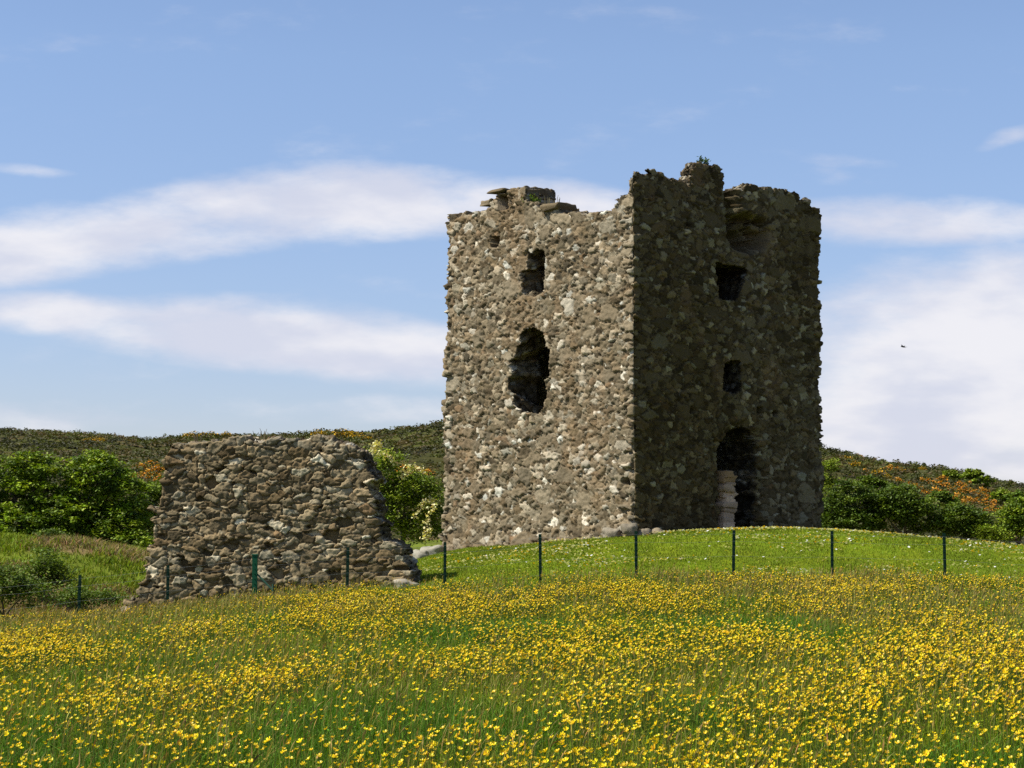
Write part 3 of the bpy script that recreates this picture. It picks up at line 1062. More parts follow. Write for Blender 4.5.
        c = np.stack([c[:, 0] + tl[0] * c[:, 2], c[:, 1] + tl[1] * c[:, 2], c[:, 2] - tl[0] * c[:, 0] - tl[1] * c[:, 1]], -1)
        mb.add(c + np.array([bx, by, 1.0]), FF, 1, FC)
        o = mb.build('buttercup', [M_GRASS, M_PETAL])
        tag(o, 'yellow buttercup on a thin stem in the nearest strip of meadow', 'flower', 'nearest buttercups of the meadow')
        protos.append(o)
    for k, i in enumerate(vis):
        o = protos[k % 5] if k < 5 else protos[k % 5].copy()
        if k >= 5: COL.objects.link(o)
        s = h[i]
        o.location = (x[i], y[i], z[i]); o.rotation_euler = (0, 0, r.uniform(0, 6.28))
        o.scale = (s * (rad[i] / (s * .043)), s * (rad[i] / (s * .043)), s)
    # all others as one mass
    rest = np.array([i for i in range(n) if i not in vset])
    xr, yr, zr, hr, rr_ = x[rest], y[rest], z[rest], h[rest], rad[rest]
    nn = len(rest)
    ax = r.normal(size=nn) * .35 - .25; ay = r.normal(size=nn) * .35 - .1
    rot = r.uniform(0, 6.28, nn)
    c, s = np.cos(rot)[:, None], np.sin(rot)[:, None]
    fx = (FV[None, :, 0] * c - FV[None, :, 1] * s); fy = (FV[None, :, 0] * s + FV[None, :, 1] * c); fz = np.broadcast_to(FV[None, :, 2], fx.shape)
    gx = fx + ax[:, None] * fz; gy = fy + ay[:, None] * fz; gz = fz - ax[:, None] * fx - ay[:, None] * fy
    P = np.stack([gx, gy, gz], -1) * rr_[:, None, None] + np.stack([xr + lx[rest], yr + ly[rest], zr + hr], -1)[:, None]
    nvf = len(FV)
    fl = np.concatenate([np.array(f) for f in FF]); fs = np.array([len(f) for f in FF])
    lo1 = ((np.arange(nn) * nvf)[:, None] + fl[None]).ravel(); sz1 = np.tile(fs, nn)
    cc1 = (FC[None] * np.clip(1 + r.normal(size=(nn, 1, 1)) * .2, .45, 1.25) * np.stack([np.ones(nn), 1 + r.normal(size=nn) * .1, np.ones(nn)], -1)[:, None]).reshape(-1, 3)
    # stems
    w = (.0014 + .002 * sstep(9, 45, yr))
    V2 = np.stack([np.stack([xr - w, yr, zr], -1), np.stack([xr + w, yr, zr], -1),
                   np.stack([xr + lx[rest] + w * .7, yr + ly[rest], zr + hr - .003], -1), np.stack([xr + lx[rest] - w * .7, yr + ly[rest], zr + hr - .003], -1)], 1).reshape(-1, 3)
    lo2 = np.arange(nn * 4) + nn * nvf; sz2 = np.full(nn, 4)
    cc2 = np.repeat(jit_col((.07, .12, .015), nn, .2, r), 4, 0)
    o = mesh_np('buttercup_mass', np.concatenate([P.reshape(-1, 3), V2]), np.concatenate([lo1, lo2]), np.concatenate([sz1, sz2]), [M_PETAL, M_GRASS],
                mat_idx=np.concatenate([np.zeros(len(sz1)), np.ones(len(sz2))]), col=np.concatenate([cc1, cc2]))
    tag(o, 'thousands of yellow buttercups spread over the meadow up to the fence', 'flowers', kind='stuff')
    print('buttercups', n)


meadow()


def tower_uv(x, y):
    q = np.stack([x - C0[0], y - C0[1]], -1)
    return q @ DU, q @ DV


def lawn():
    r = np.random.default_rng(15)
    n = 330000
    y = r.uniform(44.8, 61, n); x = r.uniform(-9.5, 19, n)
    u, v = tower_uv(x, y)
    m = (lawn_w(x, y) > .3) & ~((u > -.32 - .3 * h2(np.floor(x * 6), np.floor(y * 6), 3)) & (v > .0) & (u < SIDE) & (v < SIDE)) & (y < 55 + np.where(x < 0, 6, 0))
    x, y = x[m], y[m]; n = len(x)
    h = r.uniform(.025, .06, n) * (.7 + .8 * fbm(x * .9, y * .9, 16, 2))
    nz = fbm(x * .45, y * .3, 17, 3)
    c = jit_col((.160, .205, .007), n, .2, r) * (.55 + .9 * nz)[:, None] * (.7 + .6 * fbm(x * 1.6, y * 1.1, 19, 2))[:, None]
    c = np.where((r.random(n) < .06)[:, None], jit_col((.34, .36, .06), n, .2, r), c)
    V, lo, sz, cc = blades(x, y, G(x, y), h, r.uniform(.004, .009, n), r.uniform(.2, .9, n), c, r)
    o = mesh_np('lawn_grass', V, lo, sz, M_GRASS, col=cc)
    tag(o, 'short bright green turf on the mound around the tower', 'grass', kind='stuff')
    # daisies
    n = 16000
    y = r.uniform(46.2, 53.5, n); x = r.uniform(-2.5, 15, n)
    u, v = tower_uv(x, y)
    d = 1.2 * sstep(.50, .66, fbm(x * .5, y * 1.1, 18, 3)) + .9 * sstep(50.0, 51.6, y) * sstep(2.8, 4.5, x) * sstep(10.5, 8.5, x) + .06
    m = (lawn_w(x, y) > .6) & (r.random(n) < d * .5) & ~((u > -.05) & (v > -.05))
    x, y = x[m], y[m]; n = len(x)
    z = G(x, y) + r.uniform(.05, .08, n)
    k = 7
    a = np.linspace(0, 2 * np.pi, k, endpoint=False)
    rr = r.uniform(.018, .032, n)
    tx = r.normal(size=n) * .3; ty = r.normal(size=n) * .3 - .3
    P = np.stack([x[:, None] + np.cos(a) * rr[:, None], y[:, None] + np.sin(a) * rr[:, None], z[:, None] + (tx[:, None] * np.cos(a) + ty[:, None] * -np.sin(a)) * rr[:, None] * -1], -1).reshape(-1, 3)
    yel = r.random(n) < .22
    c = np.where(yel[:, None], np.array([[.7, .45, .02]]), np.array([[.72, .72, .66]]))
    o = mesh_np('daisies', P, np.arange(n * k), np.full(n, k), M_PETAL, col=np.repeat(c, k, 0))
    tag(o, 'tiny white daisies dotted over the short turf below the tower', 'flowers', kind='stuff')


lawn()


def bank():
    r = np.random.default_rng(25)
    n = 150000
    y = r.uniform(47, 100, n); x = r.uniform(-.31, -.12, n) * y - 1
    x = np.where(y < 62, np.minimum(x, -9.6 - (62 - y) * .02 + r.random(n)), x)
    cl = fbm(x * .9, y * .6, 26, 3)
    m = (lawn_w(x, y) > .3) | (x < -9.9)
    m &= r.random(n) < .25 + 1.2 * sstep(.4, .65, cl)
    x, y, cl = x[m], y[m], cl[m]; n = len(x)
    br = sstep(.48, .60, fbm(x * .28 + 5, y * .16, 33))
    h = r.uniform(.06, .26, n) * (.5 + 1.3 * cl) * (1 + .5 * br)
    c = jit_col((.16, .20, .010), n, .25, r)
    cb = jit_col((.24, .17, .07), n, .3, r)
    k = (r.random(n) < br * .75)[:, None]
    c = np.where(k, cb, c)
    V, lo, sz, cc = blades(x, y, G(x, y), h, r.uniform(.012, .03, n), r.uniform(.2, 1.0, n), c, r)
    o = mesh_np('bank_grass', V, lo, sz, M_GRASS, col=cc)
    tag(o, 'rough tussocky grass and dead bracken on the bank at the left', 'grass', kind='stuff')


bank()

# ================================================================== TREES AND SHRUBS


def crown(lobes, nclus, nleaf, size, pal, seed, flat=.45, crad=.42, bright=None):
    """lobes: (centre, rx, rz). leaf clusters through the outer volume of each lobe"""
    r = np.random.default_rng(seed)
    vol = np.array([l[1] ** 2 for l in lobes]); vol = vol / vol.sum()
    P = []; Cc = []; S = []
    pal = np.asarray(pal, float)
    cents = []
    for (c, rx, rz), w in zip(lobes, vol):
        k = max(3, int(nclus * w))
        d = r.normal(size=(k, 3)); d[:, 2] = d[:, 2] * .9 + .22; d /= np.linalg.norm(d, axis=1)[:, None]
        rad = r.uniform(.45, 1.0, k) ** .6
        q = np.asarray(c) + d * rad[:, None] * np.array([rx, rx, rz])
        cents.append(q)
    cents = np.concatenate(cents)
    for q in cents:
        k = int(nleaf * r.uniform(.5, 1.4))
        cr = crad * r.uniform(.6, 1.3)
        g = r.normal(size=(k, 3)) * .5
        p = q + g * np.array([cr, cr, cr * flat])
        P.append(p)
        base = pal[r.integers(len(pal))] * r.uniform(.75, 1.25)
        Cc.append(jit_col(base, k, .16, r, .06))
    P = np.concatenate(P); Cc = np.concatenate(Cc)
    V, Q, cc = leaf_cloud(P, size, Cc, 1.1, seed)
    return V, Q, cc, cents


def tree(name, lab, cat, base, lobes, nclus, nleaf, size, pal, seed, trunk_r=.14, group=None, flat=.45, crad=.42, bloom=None, stems=1):
    base = np.asarray(base, float)
    root = empty(name, tuple(base)); tag(root, lab, cat, group)
    V, Q, cc, cents = crown(lobes, nclus, nleaf, size, pal, seed, flat, crad)
    quads('crown', V - base, Q, M_LEAF, col=cc, parent=root)
    mb = MB()
    rr = random.Random(seed)
    bcol = (.085, .07, .05)
    top = np.mean([l[0] for l in lobes], 0)
    fork = base + (top - base) * np.array([.3, .3, .55])
    for s in range(stems):
        off = np.array([rr.uniform(-.25, .25), rr.uniform(-.2, .2), 0]) * (s > 0)
        mid = (base + off + fork) / 2 + np.array([rr.uniform(-.1, .1), 0, 0])
        mb.tube([base + off - np.array([0, 0, .25]), base + off + np.array([0, 0, .1]), mid, fork + off], [trunk_r * 1.5, trunk_r * 1.1, trunk_r * .9, trunk_r * .75], 9, 0, bcol, .15)
    for (c, rx, rz) in lobes:
        c = np.asarray(c)
        m = (fork + c) / 2 + np.array([rr.uniform(-.2, .2), rr.uniform(-.2, .2), rr.uniform(-.1, .3)])
        mb.tube([fork, m, c], [trunk_r * .6, trunk_r * .4, trunk_r * .2], 7, 0, bcol, .15)
        near = cents[np.argsort(((cents - c) ** 2).sum(1))[:40]]
        for q in near[::4]:
            mb.tube([c, (c + q) / 2 + np.array([0, 0, -.08]), q], [trunk_r * .2, trunk_r * .12, trunk_r * .05], 5, 0, bcol)
    mb.build('trunk', [M_BARK], root, smooth=True)
    if bloom is not None:
        r = np.random.default_rng(seed + 3)
        P = []
        for a, b in bloom:
            a = np.asarray(a); b = np.asarray(b)
            k = 75
            t = r.random(k)[:, None]
            P.append(a + (b - a) * t + r.normal(size=(k, 3)) * .065 + np.array([0, 0, .1]) * np.sin(t * np.pi))
        P = np.concatenate(P)
        V, Q, cc = leaf_cloud(P, .042, jit_col((.62, .58, .28), len(P), .2, r, .05), .4, seed + 4, .9)
        quads('blossom', V - base, Q, M_PETAL, col=cc, parent=root)
    return root


def lob(px, py, Y, rpx, rpy=None, dy=0.):
    k = Y / FPX
    p = at(px, py, Y + dy)
    return (p, rpx * k, (rpy or rpx) * k)


GREEN = [(.140, .210, .008), (.185, .255, .010), (.09, .14, .007), (.22, .285, .012), (.06, .095, .007)]
DEEP = [(.058, .092, .008), (.080, .118, .009), (.042, .068, .007)]
MID = [(.088, .135, .009), (.115, .162, .010), (.062, .100, .008)]
LITE = [(.20, .255, .016), (.16, .215, .014)]


def gbase(px, Y):
    x = (px - 512) / FPX * Y
    return np.array([x, Y, float(G(x, Y))])


# sycamores behind the grassy bank on the left
Y = 96.
tree('broadleaf_tree', 'large bushy green tree at the left edge behind the grassy bank', 'tree', gbase(28, Y),
     [lob(15, 500, Y, 38, 42), lob(48, 488, Y, 34, 38, .5), lob(35, 470, Y, 22, 20), lob(2, 478, Y, 26, 26), lob(60, 520, Y, 34, 24, -.6), lob(20, 525, Y, 40, 20, -.8), lob(-25, 500, Y, 34, 42), lob(45, 538, Y, 34, 13, -1.2), lob(5, 538, Y, 34, 13, -1.2)],
     520, 75, .085, GREEN, 201, .2, 'broad trees on the left')
tree('broadleaf_tree', 'rounded green tree between the left edge tree and the broken wall', 'tree', gbase(105, Y + 1),
     [lob(95, 488, Y + 1, 38, 38), lob(120, 505, Y + 1, 34, 40, .4), lob(95, 468, Y + 1, 22, 18), lob(108, 525, Y + 1, 38, 22, -.5), lob(78, 505, Y + 1, 24, 30, -.6), lob(132, 522, Y + 1, 22, 26), lob(95, 540, Y + 1, 30, 14, -1.2), lob(130, 545, Y + 1, 26, 14, -1.4)],
     500, 75, .085, GREEN, 202, .2, 'broad trees on the left')
tree('broadleaf_tree', 'darker low tree tucked behind the left end of the broken wall', 'tree', gbase(165, 103),
     [lob(150, 505, 103, 24, 26), lob(175, 500, 103, 26, 28), lob(160, 525, 103, 30, 20)], 190, 70, .085, MID, 203, .15, 'broad trees on the left')
# bushes on the bank
tree('bramble_bush', 'dark rounded bush on the grassy bank under the left trees', 'bush', gbase(60, 82), [lob(52, 540, 82, 15, 9), lob(66, 544, 82, 12, 8)], 60, 60, .06, DEEP, 211, .05)
tree('bramble_bush', 'small upright dark bush in the middle of the left bank', 'bush', gbase(45, 68), [lob(46, 562, 68, 16, 16), lob(38, 575, 68, 20, 13), lob(58, 578, 68, 12, 10)], 80, 60, .05, MID, 212, .05)
tree('bramble_bush', 'wide shaded bush behind the fence at the left edge', 'bush', gbase(8, 60), [lob(2, 580, 60, 30, 18), lob(28, 592, 60, 22, 14), lob(-20, 585, 60, 26, 20)], 110, 60, .05, MID, 213, .05)
tree('bramble_bush', 'low bush at the foot of the bank beside the leftmost fence post', 'bush', gbase(80, 63), [lob(72, 598, 63, 18, 9), lob(98, 597, 63, 16, 7), lob(115, 600, 63, 9, 5)], 60, 50, .045, MID, 214, .04)
# hawthorn between wall and tower
Y = 63.
bl = []
for a, b in (((375, 455), (395, 462)), ((372, 448), (380, 446)), ((405, 475), (425, 470)), ((402, 480), (410, 468)), ((415, 520), (430, 500)),
             ((425, 525), (436, 505)), ((420, 505), (438, 502)), ((368, 460), (376, 450)), ((424, 541), (431, 530))):
    j = random.uniform(-.6, -.1)
    bl.append((at(a[0], a[1], Y - .9 + j), at(b[0], b[1], Y - .9 + j)))
tree('hawthorn', 'light green hawthorn with cream blossom between the broken wall and the tower', 'tree', gbase(405, Y),
     [lob(385, 470, Y, 18, 18), lob(410, 492, Y, 26, 22), lob(430, 505, Y, 18, 26), lob(395, 510, Y, 26, 24), lob(420, 528, Y, 20, 18), lob(360, 485, Y, 20, 28)],
     330, 60, .048, LITE + LITE + MID, 221, .09, bloom=bl, flat=.7, crad=.34)
# right-hand trees below the hill
Y = 105.
tree('broadleaf_tree', 'wide dark green tree beside the right edge of the tower', 'tree', gbase(850, Y), [lob(848, 502, Y, 28, 22), lob(830, 512, Y, 20, 22), lob(868, 508, Y, 22, 22), lob(850, 522, Y, 34, 14)],
     280, 70, .08, DEEP + MID, 231, .15, 'trees below the right hillside')
tree('broadleaf_tree', 'rounded mid green tree second from the tower on the right', 'tree', gbase(905, Y), [lob(900, 505, Y, 24, 20), lob(918, 515, Y, 20, 18), lob(886, 515, Y, 18, 18)],
     230, 70, .08, MID, 232, .14, 'trees below the right hillside')
tree('broadleaf_tree', 'small round green tree at the mown crest, third from the tower', 'tree', gbase(963, Y), [lob(960, 520, Y, 20, 16), lob(974, 526, Y, 16, 14), lob(948, 526, Y, 14, 12)],
     180, 70, .08, MID, 233, .12, 'trees below the right hillside')
tree('broadleaf_tree', 'bright green tree cut by the right edge of the picture', 'tree', gbase(1018, Y), [lob(1014, 520, Y, 16, 18), lob(1030, 512, Y, 20, 22), lob(1004, 532, Y, 14, 12)],
     120, 70, .08, GREEN + MID, 234, .13, 'trees below the right hillside')
tree('scrub_bush', 'low yellowish bush between the two rightmost trees', 'bush', gbase(990, 104), [lob(988, 534, 104, 14, 9), lob(1000, 538, 104, 10, 7)], 50, 60, .07, LITE, 235, .06)
Y = 125.
tree('scrub_bush', 'light green shrub against the tower edge above the dark tree', 'bush', gbase(828, Y), [lob(822, 478, Y, 12, 18), lob(832, 470, Y, 8, 10), lob(826, 492, Y, 16, 14)], 70, 60, .08, LITE, 236, .08)
for i, (px, py, r_, pal, lab) in enumerate([
        (940, 500, 12, MID, 'small green bush on the slope above the third tree'), (1000, 497, 10, LITE, 'pale green bush on the slope near the right edge'),
        (1018, 500, 12, MID, 'dark green bush on the slope at the right edge'), (870, 482, 11, MID, 'green bush on the slope above the wide dark tree'),
        (972, 478, 13, LITE, 'pale spiky bush on the skyline of the right hill'), (950, 475, 6, LITE, 'tiny pale bush on the skyline left of the spiky one')]):
    p = hit(px, py + r_ * .7, 110)
    Yh = p[1]; k = Yh / FPX
    tree('scrub_bush', lab, 'bush', p, [(p + np.array([0, 0, r_ * k * .6]), r_ * k, r_ * k * .8), (p + np.array([r_ * k * .8, 0, r_ * k * .4]), r_ * k * .7, r_ * k * .6)], 60, 55, .1 * Yh / 130, pal, 240 + i, .06)


# ---- heath on the hills: one mass
def heath():
    r = np.random.default_rng(31)
    n = 9000
    y = 128 + 205 * r.random(n) ** .8
    ta = r.uniform(-.31, .31, n)
    # nothing of the hill shows behind the tower, the bushes there stay sparse
    x = ta * y
    nb = fbm(x * .09, y * .05, 51, 3)
    rad = r.uniform(.35, 1.15, n) * (.7 + .8 * nb)
    P = []; Cc = []
    A = np.array([(.048, .050, .012), (.060, .066, .012), (.088, .064, .022), (.034, .034, .011), (.082, .092, .014)])
    pid = np.clip((fbm(x * .06 + 9, y * .05, 57, 3) * 1.6 - .3 + r.normal(size=n) * .22) * 5, 0, 4).astype(int)
    pid = np.array([3, 0, 1, 2, 4])[pid]
    K = 34
    d = r.normal(size=(n, K, 3)); d /= np.linalg.norm(d, axis=2)[..., None]
    d[..., 2] = np.abs(d[..., 2])
    q = d * r.uniform(.5, 1., (n, K, 1)) * rad[:, None, None] * np.array([1.15, 1.15, .75])
    q = q + np.stack([x, y, G(x, y) - .1], -1)[:, None]
    c = A[pid][:, None] * np.clip(1 + r.normal(size=(n, 1, 1)) * .13, .5, 1.6) * np.clip(1 + r.normal(size=(n, K, 1)) * .1, .5, 1.7)
    V, Q, cc = leaf_cloud(q.reshape(-1, 3), np.repeat(.13 + .10 * (y - 128) / 200, K), np.clip(c.reshape(-1, 3), .003, .5), 1.4, 32)
    o = quads('heath', V, Q, M_LEAF, col=cc)
    tag(o, 'dark heath scrub and bracken covering the far hillsides', 'heath', kind='stuff')


heath()


# ---- gorse in flower
def gorse():
    r = np.random.default_rng(41)
    protos = {}
    spots = []

    def add(side, pts, hue):
        for px, py, rp in pts: spots.append((side, px, py, rp, hue))
    add('left', [(88, 440, 3), (96, 439, 4), (103, 440, 3)], 1)
    add('left', [(140, 466, 6), (150, 463, 6), (158, 468, 6), (147, 474, 7), (136, 476, 5), (160, 478, 5)], 0)
    add('left', [(192, 436, 5), (208, 434, 5), (226, 435, 4), (318, 434, 5), (330, 433, 4), (345, 434, 6), (358, 436, 5), (365, 438, 4)], 1)
    add('left', [(404, 468, 7), (416, 470, 6), (428, 472, 5)], 0)
    add('right', [(872, 474, 4), (880, 473, 5), (888, 477, 5), (846, 458, 4), (855, 464, 4), (900, 470, 3), (922, 468, 3)], 1)
    add('right', [(928, 482, 6), (940, 484, 6), (936, 492, 7), (952, 490, 6), (946, 496, 6), (965, 490, 6), (975, 493, 6), (982, 490, 5), (986, 502, 6), (992, 508, 6), (998, 513, 5), (916, 488, 5), (922, 480, 4), (930, 498, 5), (958, 496, 6), (964, 502, 5), (978, 500, 5), (985, 496, 5), (988, 510, 5), (1004, 508, 5), (1010, 500, 4), (905, 492, 4), (943, 478, 4), (970, 484, 4), (890, 468, 4), (865, 470, 4), (858, 456, 3), (840, 466, 4), (910, 484, 5), (960, 484, 5), (898, 480, 4), (970, 500, 5)], 0)
    for hue in (0, 1):
        n = 900
        d = r.normal(size=(n, 3)); d /= np.linalg.norm(d, axis=1)[:, None]; d[:, 2] = np.abs(d[:, 2])
        lump = 1 + (vn3(d + 5, 2.2, 43 + hue) - .5) * .8
        P = d * (r.uniform(.45, 1., n) * lump)[:, None] * np.array([1, 1, .8])
        fl = r.random(n) < (.62 if hue == 0 else .5)
        c = np.where(fl[:, None], jit_col([(.58, .25, .014), (.62, .36, .010)][hue], n, .22, r, .08), jit_col((.05, .06, .014), n, .25, r))
        V, Q, cc = leaf_cloud(P, .095, c, .5, 44 + hue)
        protos[hue] = (V, Q, cc)
    first = {}
    for side, px, py, rp, hue in spots:
        p = hit(px, py + rp * .5, 125 if side == 'right' else 120)
        s = rp * p[1] / FPX * 1.8
        if hue not in first:
            o = quads('gorse_bush', *protos[hue][:2], M_LEAF, col=protos[hue][2]); first[hue] = o
        else:
            o = first[hue].copy(); COL.objects.link(o)
        o.location = p - np.array([0, 0, s * .15]); o.scale = (s * random.uniform(1, 1.4), s, s * random.uniform(.8, 1.1)); o.rotation_euler = (0, 0, random.uniform(0, 6.28))
        kind = 'orange' if hue == 0 else 'yellow'
        where = 'left of the tower' if side == 'left' else 'right of the tower'
        tag(o, f'{kind} flowering gorse bush on the hillside {where}', 'bush', f'{kind} gorse bushes on the hill {where}')


gorse()


# ---- plants on the masonry
def tuft(name, lab, p, n, h, colr, seed, spread=.12, leafy=True):
    r = np.random.default_rng(seed)
    mb = MB()
    P = []
    for k in range(n):
        a = r.uniform(0, 6.28); t = np.array([math.cos(a), math.sin(a), 0]) * r.uniform(0, spread)
        hh = h * r.uniform(.5, 1.1); ln = np.array([math.cos(a), math.sin(a), 0]) * r.uniform(.05, .35) * hh
        q0 = t; q1 = t + ln * .4 + np.array([0, 0, hh * .6]); q2 = t + ln + np.array([0, 0, hh])
        mb.tube([q0 - np.array([0, 0, .05]), q1, q2], [.009, .007, .003], 4, 0, colr)
        if leafy:
            for f in np.linspace(.3, 1, 9):
                P.append(q1 * (1 - f) + q2 * f + r.normal(size=3) * .035)
    if P:
        P = np.array(P)
        V, Q, cc = leaf_cloud(P, .035, jit_col(colr, len(P), .2, r), .3, seed)
        mb.add(V, [tuple(q) for q in Q], 0, cc)
    o = mb.build(name, [M_LEAF])
    o.location = p
    tag(o, lab, 'plant')


def on_tower(px, py, face, inset=.3):
    d = ray(px, py); n = DV if face == 'R' else DU
    t = ((C0 + n * inset - EYE[:2]) @ n) / (d[:2] @ n)
    return EYE + d * t


tuft('wall_plant', 'green weed sprouting on the highest peak of the tower', on_tower(703, 168, 'R'), 16, .26, (.05, .09, .02), 301)
tuft('wall_plant', 'bright green grass tuft on the tower top beside the broken parapet', on_tower(530, 206, 'L'), 26, .24, (.12, .18, .012), 302, .22)
tuft('wall_plant', 'thin dry stalks on the tower top right of the grass tuft', on_tower(548, 203, 'L'), 9, .2, (.16, .14, .07), 303, .5, False)
tuft('wall_plant', 'dry twiggy weeds on the middle of the broken wall top', at(265, 437, 47.9), 10, .2, (.15, .12, .06), 304, .3, False)
tuft('wall_plant', 'sparse dry stalk on the broken wall top near its left end', at(197, 440, 48.2), 8, .22, (.11, .085, .045), 305, .15, False)


# ---- bird
def bird():
    p = at(903, 347, 75.)
    mb = MB()
    mb.tube([(-.11, 0, 0), (-.08, 0, .008), (-.03, 0, .012), (.03, 0, .006), (.09, 0, 0), (.15, 0, 0)], [.004, .02, .028, .024, .010, .004], 8, 0, (.03, .03, .035))
    for s in (-1, 1):
        mb.add([(-.05, 0, .015), (.02, 0, .012), (.03, s * .10, .06), (-.04, s * .10, .065), (.07, s * .2, .045), (.03, s * .17, .055)],
               [(0, 1, 2, 3), (3, 2, 4, 5)], 0, (.025, .025, .03))
        mb.add([(-.05, 0, .005), (.02, 0, .002), (.03, s * .10, .054), (-.04, s * .10, .059), (.07, s * .2, .043), (.03, s * .17, .051)],
               [(3, 2, 1, 0), (5, 4, 2, 3)], 0, (.025, .025, .03))
        mb.add([(.13, 0, 0), (.21, s * .035, .0), (.2, s * .012, .0)], [(0, 1, 2)], 0, (.025, .025, .03))
    o = mb.build('bird', [M_FEATHER])
    o.location = p; o.rotation_euler = (.3, .1, .5)
    tag(o, 'small dark bird flying right of the tower in front of the clouds', 'bird')


bird()

# ================================================================== LIGHT AND SKY
SUN_EL = math.radians(53)
TR = math.radians(13)            # direction the light travels, from +X towards +Y
to_sun = Vector((-math.cos(TR) * math.cos(SUN_EL), -math.sin(TR) * math.cos(SUN_EL), math.sin(SUN_EL)))
sl = bpy.data.lights.new('sun', 'SUN'); sl.energy = 5.0; sl.angle = math.radians(.5); sl.color = (1, .95, .86)
so = bpy.data.objects.new('sun', sl); COL.objects.link(so)
so.rotation_euler = to_sun.to_track_quat('Z', 'Y').to_euler(); so.location = (-30, 0, 40)

w = bpy.data.worlds.new('World'); SC.world = w; w.use_nodes = True
nt = w.node_tree; nt.nodes.clear()
wo = nt.nodes.new('ShaderNodeOutputWorld'); bg = nt.nodes.new('ShaderNodeBackground')
nt.links.new(bg.outputs[0], wo.inputs[0]); bg.inputs['Strength'].default_value = .088
sky = nt.nodes.new('ShaderNodeTexSky'); sky.sky_type = 'NISHITA'; sky.sun_disc = False
sky.sun_elevation = SUN_EL
sky.sun_rotation = math.atan2(to_sun.x, to_sun.y)
sky.air_density = 1.0; sky.dust_density = .3; sky.ozone_density = 3.0
tc = nt.nodes.new('ShaderNodeTexCoord'); sx = nt.nodes.new('ShaderNodeSeparateXYZ'); nt.links.new(tc.outputs['Generated'], sx.inputs[0])
X, Yy, Z = sx.outputs
den = mathn(nt, 'MAXIMUM', mathn(nt, 'ABSOLUTE', Yy), .08)
qx = mathn(nt, 'DIVIDE', X, den); qz = mathn(nt, 'DIVIDE', Z, den)
cmb = nt.nodes.new('ShaderNodeCombineXYZ')
nt.links.new(mathn(nt, 'MULTIPLY', qx, 1.0), cmb.inputs[0]); nt.links.new(mathn(nt, 'MULTIPLY', qz, 2.6), cmb.inputs[1]); nt.links.new(Z, cmb.inputs[2])
n1 = noise_n(nt, 11., 7, .55, cmb.outputs[0])
n2 = noise_n(nt, 38., 5, .6, cmb.outputs[0])
nn_ = mathn(nt, 'ADD', mathn(nt, 'MULTIPLY', n1, .75), mathn(nt, 'MULTIPLY', n2, .25))
ELL = [  # centre px, py, radius px, slope, weight
    (50, 245, 300, 50, -.12, 1.15), (330, 207, 240, 50, -.02, 1.15), (540, 205, 190, 32, .05, .95),
    (300, 338, 330, 46, .10, 1.2), (70, 312, 200, 28, .03, 1.05), (60, 420, 200, 30, 0, .45),
    (980, 385, 250, 165, -.0, 1.35), (930, 222, 190, 34, .0, 1.0), (980, 300, 120, 70, -.3, .9), (880, 425, 170, 110, .0, 1.15), (1020, 135, 50, 14, -.3, .7), (20, 170, 60, 10, .1, .6), (350, 410, 260, 18, 0, .35), (800, 155, 120, 10, .1, .35),
]
tot = None
for px, py, rx, ry, sl_, wt in ELL:
    cx = (px - 512) / FPX; cz = math.tan(PITCH + math.atan((384 - py) / FPX))
    dx = mathn(nt, 'SUBTRACT', qx, cx)
    dz = mathn(nt, 'SUBTRACT', mathn(nt, 'SUBTRACT', qz, cz), mathn(nt, 'MULTIPLY', dx, -sl_))
    a = mathn(nt, 'POWER', mathn(nt, 'ABSOLUTE', mathn(nt, 'DIVIDE', dx, rx / FPX)), 2.)
    b = mathn(nt, 'POWER', mathn(nt, 'ABSOLUTE', mathn(nt, 'DIVIDE', dz, ry / FPX)), 2.)
    m = mathn(nt, 'MULTIPLY', mathn(nt, 'MAXIMUM', mathn(nt, 'SUBTRACT', 1., mathn(nt, 'ADD', a, b)), 0.), wt)
    tot = m if tot is None else mathn(nt, 'MAXIMUM', tot, m)
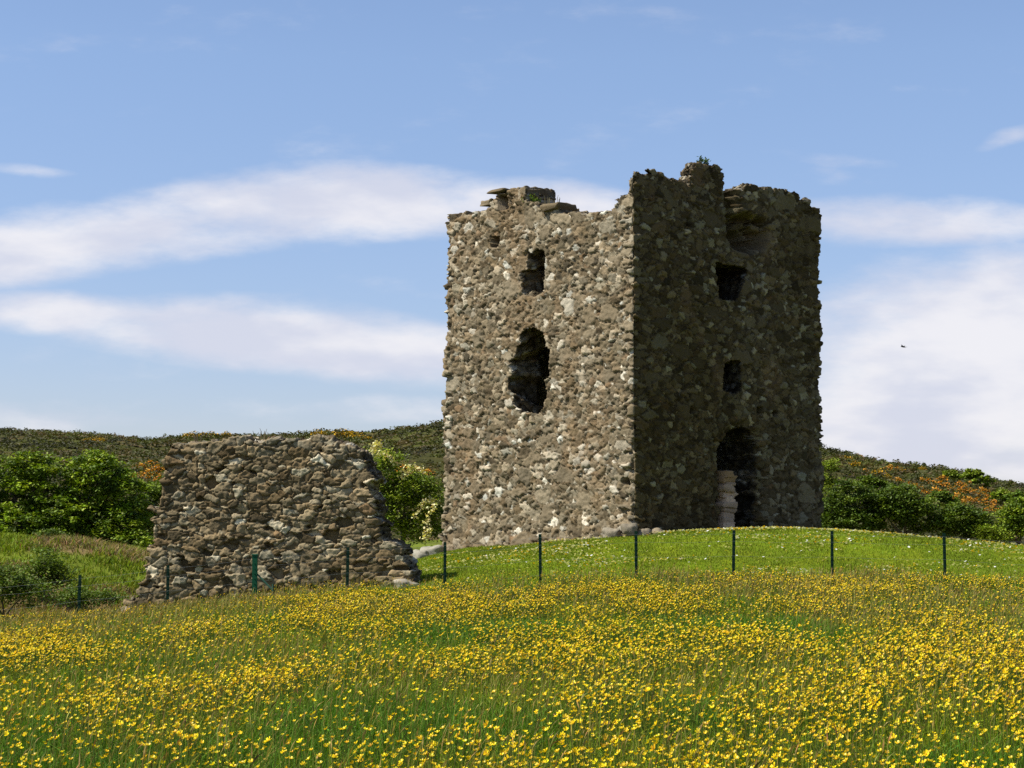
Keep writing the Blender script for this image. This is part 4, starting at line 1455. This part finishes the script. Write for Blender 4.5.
# clouds elsewhere round the horizon, out of the picture
front = mathn(nt, 'MULTIPLY', mathn(nt, 'GREATER_THAN', Yy, 0.), mathn(nt, 'LESS_THAN', mathn(nt, 'ABSOLUTE', qx), .35))
oth = mathn(nt, 'MULTIPLY', mathn(nt, 'SUBTRACT', 1., front), .12)
tot = mathn(nt, 'MAXIMUM', tot, oth)
dn = mathn(nt, 'ADD', mathn(nt, 'MULTIPLY', tot, .95), mathn(nt, 'MULTIPLY', mathn(nt, 'SUBTRACT', nn_, .5), 2.1))
mr = nt.nodes.new('ShaderNodeMapRange'); mr.interpolation_type = 'SMOOTHSTEP'
nt.links.new(dn, mr.inputs[0]); mr.inputs[1].default_value = .08; mr.inputs[2].default_value = 1.02; mr.inputs[4].default_value = .88
# the air is a little deeper blue towards the horizon than the model sky
elf = mathn(nt, 'MULTIPLY', mathn(nt, 'ABSOLUTE', Z), 4.2, clamp=True)
skytint = mixc(nt, elf, (.80, .74, .90), (1.13, 1.07, 1.12))
hs = nt.nodes.new('ShaderNodeHueSaturation'); hs.inputs['Saturation'].default_value = 1.0; hs.inputs['Value'].default_value = 1.0
nt.links.new(sky.outputs[0], hs.inputs['Color'])
n3 = noise_n(nt, 14., 5, .5, cmb.outputs[0])
bil = nt.nodes.new('ShaderNodeMapRange'); bil.interpolation_type = 'SMOOTHSTEP'; nt.links.new(n3, bil.inputs[0]); bil.inputs[1].default_value = .36; bil.inputs[2].default_value = .66
cloudcol = mixc(nt, bil.outputs[0], (5.2, 5.35, 6.2), (6.9, 6.75, 6.95))
out = mixc(nt, mr.outputs[0], mixc(nt, 1.0, hs.outputs[0], skytint, 'MULTIPLY'), cloudcol)
nt.links.new(out, bg.inputs['Color'])

vs = SC.view_settings
vs.view_transform = 'Standard'; vs.look = 'None'; vs.exposure = 0.6; vs.gamma = 1.0; vs.use_curve_mapping = False
SC.display_settings.display_device = 'sRGB'
SC.cycles.max_bounces = 6; SC.cycles.diffuse_bounces = 3; SC.cycles.transparent_max_bounces = 4
SC.cycles.use_denoising = False
